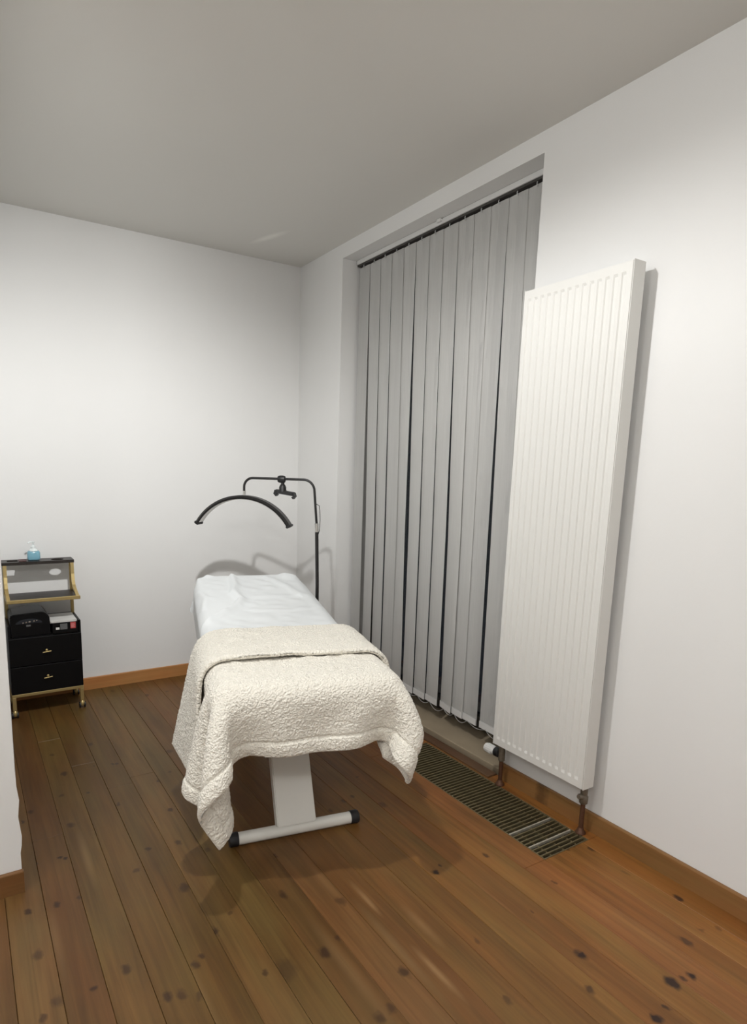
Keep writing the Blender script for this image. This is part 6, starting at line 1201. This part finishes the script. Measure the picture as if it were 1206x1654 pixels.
# crescent: thin radially, wide across
RC, CW, CZ, AH = .304, .388, .863, math.radians(58.9)
def crescent(r0, r1, w0, name, mat, a_h, parent):
    bm = BM()
    n = 40
    rings = []
    for i in range(n + 1):
        a = -a_h + 2 * a_h * i / n
        rad_ = LU * math.sin(a) + Vector((0, 0, math.cos(a)))
        c = lw(CW, CZ)
        taper = 1.0
        wv = w0 * taper
        rings.append([bm.verts.new(c + rad_ * r + LN * q) for r, q in ((r0, -wv * .5), (r0, wv * .5), ((r0 + r1) / 2, wv * .56), (r1, wv * .42), (r1, -wv * .42), ((r0 + r1) / 2, -wv * .56))])
    for i in range(n):
        for k in range(6):
            bm.faces.new((rings[i][k], rings[i][(k + 1) % 6], rings[i + 1][(k + 1) % 6], rings[i + 1][k]))
    bm.faces.new(rings[0][::-1]); bm.faces.new(rings[-1])
    return obj(name, bm, mat, parent, smooth=True)
cr = crescent(.288, .306, .062, 'crescent_housing', BLACK_METAL, AH, lamp)
crescent(.2845, .2885, .050, 'light_strip', DIFFUSER, AH * .97, cr)
for sg in (-1, 1):
    a = sg * AH
    rad_ = LU * math.sin(a) + Vector((0, 0, math.cos(a)))
    tan = (LU * math.cos(a) - Vector((0, 0, 1)) * math.sin(a)) * sg
    bm = BM()
    strip(bm, [lw(CW, CZ) + rad_ * .296 - tan * .004, lw(CW, CZ) + rad_ * .296 + tan * .010], LN, .070, .026)
    bmesh.ops.bevel(bm, geom=bm.edges[:], offset=.003, segments=2, affect='EDGES')
    obj('end_cap', bm, BLACK_PLASTIC, cr)
# phone clamp on the arm
pc = obj('clamp_knob', lathe(BM(), [(.008, -.021), (.016, -.019), (.0195, -.008), (.0195, .008), (.016, .019), (.008, .021)], lw(.178, 1.259), axis=LU, seg=18), BLACK_PLASTIC, lamp, smooth=True)
obj('ball_joint', lathe(BM(), [(.009, 0), (.010, -.010), (.009, -.014), (.014, -.020), (.019, -.030), (.019, -.042), (.022, -.050), (.022, -.056)], lw(.172, 1.248), axis=(0, 0, 1), seg=16), BLACK_PLASTIC, pc, smooth=True)
bm = BM()
v0, v1 = lw(.205, 1.196), lw(.112, 1.183)
strip(bm, [v0, v1], LN, .040, .020)
for vv, dr in ((v0, 1), (v1, -1)):
    strip(bm, [vv + Vector((0, 0, .006)), vv + LU * (.006 * dr) - Vector((0, 0, .012)), vv - LU * (.004 * dr) - Vector((0, 0, .022))], LN, .040, .013)
obj('phone_holder', bm, BLACK_PLASTIC, pc)
obj('cable', tube(BM(), [lw(-.010, 1.135), lw(-.026, 1.128), lw(-.031, 1.10), lw(-.033, 1.05), lw(-.031, 1.00), lw(-.024, .975), lw(-.018, .965)], .0018, 6), BLACK_PLASTIC, lamp, smooth=True)
basec = lw(-.030, 0)
hub = obj('base_hub', lathe(BM(), [(.022, .035), (.024, .04), (.024, .065), (.015, .075), (.013, .10)], basec, seg=18), BLACK_METAL, lamp, smooth=True)
for k in range(4):
    a = 2 * PI * k / 4 + .6
    dvec = Vector((math.cos(a), math.sin(a), 0))
    lg = obj('leg', strip(BM(), [basec + dvec * .018 + Vector((0, 0, .052)), basec + dvec * .17 + Vector((0, 0, .042))], Vector((-dvec.y, dvec.x, 0)), .024, .014), BLACK_METAL, lamp)
    obj('caster', lathe(BM(), [(.012, -.009), (.017, -.006), (.017, .006), (.012, .009)], basec + dvec * .165 + Vector((0, 0, .0175)), axis=(-dvec.y, dvec.x, 0), seg=16), RUBBER, lg, smooth=True)

# ------------------------------------------------------------------ salon trolley
TX0, TX1 = -1.789, -1.443
TF = 3.300
tr = thing('salon_trolley', 'black two-drawer salon trolley with gold frame and gold castors in the left alcove', 'trolley', ((TX0 + TX1) / 2, 3.42, 0))
TBK = 3.535
bm = BM()
box(bm, (TX0, TF + .012, .128), (TX0 + .012, TBK, .490), .002, 1)
box(bm, (TX1 - .012, TF + .012, .128), (TX1, TBK, .490), .002, 1)
box(bm, (TX0 + .012, TBK - .010, .128), (TX1 - .012, TBK, .490))
box(bm, (TX0 + .012, TF + .012, .128), (TX1 - .012, TBK - .010, .138))
box(bm, (TX0 + .012, TF + .012, .416), (TX1 - .012, TBK - .010, .428))
obj('body', bm, BLACK_LACQUER, tr)
for z0, z1, hz in ((.1285, .272, .207), (.276, .424, .346)):
    dr = obj('drawer', bbox((TX0 + .001, TF, z0), (TX1 - .001, TF + .0115, z1), .002, 2), BLACK_LACQUER, tr)
    bm = BM()
    xm = (TX0 + TX1) / 2
    tube(bm, [(xm - .020, TF - .018, hz - .003), (xm + .020, TF - .018, hz + .001)], .0028, 8)
    tube(bm, [(xm, TF - .018, hz), (xm, TF, hz + .002)], .0024, 8)
    lathe(bm, [(.0065, 0), (.0065, .003), (.003, .006)], (xm, TF, hz + .003), axis=(0, -1, 0), seg=12)
    obj('handle', bm, GOLD, dr, smooth=True)
bm = BM()
for a, c in (((TX0, TF + .001, .112), (TX1, TF + .019, .128)), ((TX0, TBK - .018, .112), (TX1, TBK, .128)),
             ((TX0, TF + .019, .112), (TX0 + .018, TBK - .018, .128)), ((TX1 - .018, TF + .019, .112), (TX1, TBK - .018, .128))):
    box(bm, a, c, .0015, 1)
obj('base_frame', bm, GOLD, tr)
for xx in (TX0 + .010, TX1 - .010):
    for yy in (TF + .011, TBK - .011):
        lg = obj('leg', bbox((xx - .009, yy - .009, .042), (xx + .009, yy + .009, .112), .0015, 1), GOLD, tr)
        cs = obj('caster_fork', lathe(BM(), [(.004, .044), (.009, .040), (.014, .030), (.015, .018), (.012, .012)], (xx, yy, 0), seg=14), GOLD, lg, smooth=True)
        bm = BM()
        for dx in (-.012, .012):
            lathe(bm, [(.010, -.005), (.0165, -.003), (.0165, .003), (.010, .005)], (xx + dx, yy, .0170), axis=(1, 0, 0), seg=16)
        obj('caster_wheel', bm, RUBBER, lg, smooth=True)
# rear posts, curved side frames, tray and top
ST = .797
for xx in (TX0 + .012, TX1 - .010):
    obj('rear_post', bbox((xx - .008, 3.505, .428), (xx + .008, 3.521, ST - .016), .0015, 1), GOLD, tr)
    pth = [(xx, 3.452, ST - .016), (xx, 3.448, .72), (xx, 3.440, .685), (xx, 3.420, .660), (xx, 3.380, .642), (xx, 3.330, .628), (xx, 3.300, .619)]
    obj('side_frame', strip(BM(), pth, (1, 0, 0), .016, .012), GOLD, tr)
tray = obj('tray', bbox((TX0 + .012, 3.306, .6130), (TX1 - .006, 3.515, .6205), .001, 1), BROWN_BLACK, tr)
bm = BM()
box(bm, (TX0 + .002, 3.292, .608), (TX1 + .002, 3.306, .626), .002, 1)
box(bm, (TX0 + .002, 3.306, .608), (TX0 + .012, 3.52, .626), .002, 1)
box(bm, (TX1 - .006, 3.306, .608), (TX1 + .002, 3.52, .626), .002, 1)
tag(obj('tray_rim', bm, GOLD, tray), 'gold rim of the middle tray')
# top shelf with a round tool hole and a rectangular slot
bm = BM()
hole_c, hole_r = (-1.520, 3.493), .032
x0, x1, y0, y1 = TX0 - .003, TX1 + .001, 3.448, 3.560
zt, zb = ST, ST - .016
def ringxy(z):
    out = []
    for k in range(32):
        a = 2 * PI * k / 32
        out.append(bm.verts.new((hole_c[0] + hole_r * math.cos(a), hole_c[1] + hole_r * math.sin(a), z)))
    return out
def sq(z):
    out = []
    xa, xb = -1.575, x1
    for k in range(32):
        a = 2 * PI * k / 32
        c, s_ = math.cos(a), math.sin(a)
        m_ = max(abs(c), abs(s_))
        px_, py_ = c / m_, s_ / m_
        out.append(bm.verts.new((hole_c[0] + (px_ * (xb - hole_c[0]) if px_ > 0 else px_ * (hole_c[0] - xa)), hole_c[1] + (py_ * (y1 - hole_c[1]) if py_ > 0 else py_ * (hole_c[1] - y0)), z)))
    return out
ht, hb_, qt, qb = ringxy(zt), ringxy(zb), sq(zt), sq(zb)
for k in range(32):
    j = (k + 1) % 32
    bm.faces.new((ht[k], qt[k], qt[j], ht[j]))
    bm.faces.new((hb_[k], hb_[j], qb[j], qb[k]))
    bm.faces.new((ht[k], ht[j], hb_[j], hb_[k]))
    if abs(qt[k].co.x - (-1.575)) > 1e-5 or abs(qt[j].co.x - (-1.575)) > 1e-5:
        bm.faces.new((qt[k], qb[k], qb[j], qt[j]))
# left part around a rectangular slot
sx0, sx1, sy0, sy1 = -1.762, -1.712, 3.475, 3.530
for a, c in (((x0, y0), (-1.575, sy0)), ((x0, sy1), (-1.575, y1)), ((x0, sy0), (sx0, sy1)), ((sx1, sy0), (-1.575, sy1))):
    box(bm, (a[0], a[1], zb), (c[0], c[1], zt))
obj('top_shelf', bm, BROWN_BLACK, tr)

# things on the trolley
bt = thing('sanitizer_bottle', 'small clear blue gel bottle with a white pump on the trolley top', 'bottle', (-1.634, 3.500, ST))
bm = BM()
box(bm, (-1.665, 3.478, ST + .0005), (-1.603, 3.524, ST + .052), .012, 3)
obj('bottle_body', bm, BLUE_GEL, bt, smooth=True)
bm = BM()
lathe(bm, [(.022, .050), (.019, .058), (.012, .063), (.012, .075), (.008, .077), (.004, .080), (.004, .094), (.008, .095), (.008, .101), (.001, .102)], (-1.634, 3.5, ST), seg=18)
tube(bm, [(-1.634, 3.5, ST + .098), (-1.652, 3.495, ST + .098), (-1.660, 3.492, ST + .093)], .0035, 8)
tag(obj('pump', bm, CLEAR_WHITE, bt, smooth=True), 'white pump head')
tag(obj('dark_card', bbox((-1.708, 3.462, ST + .0005), (-1.672, 3.535, ST + .004), .001, 1), DARK_RED), 'small dark red card lying at the left of the trolley top', 'card')

ap = thing('black_appliance', 'glossy black box-shaped appliance with a curved visor on the left of the trolley deck', 'appliance', (-1.693, 3.42, .4285))
bm = BM()
prism(bm, [(-1.776, 3.316, .4285), (-1.592, 3.316, .4285), (-1.592, 3.316, .520), (-1.612, 3.316, .546), (-1.625, 3.316, .552), (-1.766, 3.316, .546), (-1.776, 3.316, .538)], (0, .19, 0))
bmesh.ops.bevel(bm, geom=bm.edges[:], offset=.004, segments=2, affect='EDGES')
obj('housing', bm, BLACK_LACQUER, ap)
bm = BM()
pts = []
for k in range(13):
    a = PI * k / 12
    pts.append((-1.690 + .062 * math.cos(a), 3.317, .497 + .024 * math.sin(a)))
prism(bm, pts, (0, -.006, 0))
tag(obj('visor', bm, plain('dark_visor', (.022, .026, .032, 1), .12, noise=.1, scale=40), ap), 'curved dark grey visor')
bm = BM()
for k, (dx, w_) in enumerate(((-.030, .006), (-.016, .008), (-.002, .010), (.020, .008), (.034, .005))):
    box(bm, (-1.690 + dx, 3.309, .4985 + .002 * k), (-1.690 + dx + w_, 3.3115, .505 + .002 * k), .001, 1)
tag(obj('chrome_trim', bm, CHROME, ap), 'row of small bright metal pieces')
tag(obj('badge', bbox((-1.703, 3.3145, .480), (-1.683, 3.3165, .489)), GREY_PRINT, ap), 'small grey badge below the visor')

lb = thing('supply_box', 'flat black carton with white and red labels on the right of the trolley deck', 'box', (-1.515, 3.40, .4285))
obj('carton', bbox((-1.582, 3.306, .4285), (-1.459, 3.48, .4865), .002, 1), BLACK_LACQUER, lb)
tag(obj('white_label', bbox((-1.566, 3.3045, .450), (-1.549, 3.3062, .462)), PAPER, lb), 'small white label')
tag(obj('grey_label', bbox((-1.545, 3.3045, .449), (-1.510, 3.3062, .480)), GREY_PRINT, lb), 'grey printed panel')
rl = tag(obj('red_label', bbox((-1.495, 3.3045, .450), (-1.469, 3.3062, .484)), RED, lb), 'red label')
bm = BM()
for k in range(4):
    box(bm, (-1.491, 3.3038, .457 + k * .0055), (-1.474 - .003 * (k % 2), 3.3046, .4595 + k * .0055))
o = obj('print_line', bm, plain('pink_print', (.62, .30, .29, 1), .6, noise=.1, scale=80), rl); o['kind'] = 'stuff'
# loose papers on the carton
bm = BM()
for k in range(5):
    a = (k * 37 % 11 - 5) * .006
    z = .4872 + k * .0022
    c, s_ = math.cos(a), math.sin(a)
    vs = []
    for zz_ in (z, z + .0017):
        for q, w_ in ((-.064, -.088), (.062, -.088), (.062, .088), (-.064, .088)):
            vs.append(bm.verts.new((-1.525 + q * c - w_ * s_, 3.395 + q * s_ + w_ * c, zz_)))
    for q in ((3, 2, 1, 0), (4, 5, 6, 7), (0, 1, 5, 4), (1, 2, 6, 5), (2, 3, 7, 6), (3, 0, 4, 7)):
        bm.faces.new([vs[w_] for w_ in q])
pp = thing('paper_stack', 'loose stack of white papers on top of the black carton', 'papers', (-1.525, 3.395, .487))
obj('sheet_stack', bm, PAPER, pp)

# ------------------------------------------------------------------ ceiling downlight and added fill lamps (out of frame)
for i, (p, rad_, power) in enumerate(LAMPS):
    cl = thing('ceiling_or_fill_lamp', ['small round ceiling downlight above the foot of the treatment bed', 'added opal fill lamp, unseen, right behind the camera', 'added opal fill lamp, unseen, behind the camera and well to its left', 'added opal fill lamp, unseen, in front of the projecting left wall'][i], 'lamp', (p[0], p[1], H))
    zb_ = p[2] - H
    obj('lamp_body', lathe(BM(), [(rad_ * .8, 0), (rad_ + .006, -.003), (rad_ + .008, zb_ + .006), (rad_ + .004, zb_), (rad_ + .001, zb_), (rad_, zb_ + .008), (.001, zb_ + .009)], (p[0], p[1], H), seg=32), RAIL, cl, smooth=True)
    obj('lamp_glass', lathe(BM(), [(rad_ - .002, zb_ + .008), (rad_ - .002, zb_ + .004), (.001, zb_ + .003)], (p[0], p[1], H), seg=32), GLOW, cl, smooth=True)
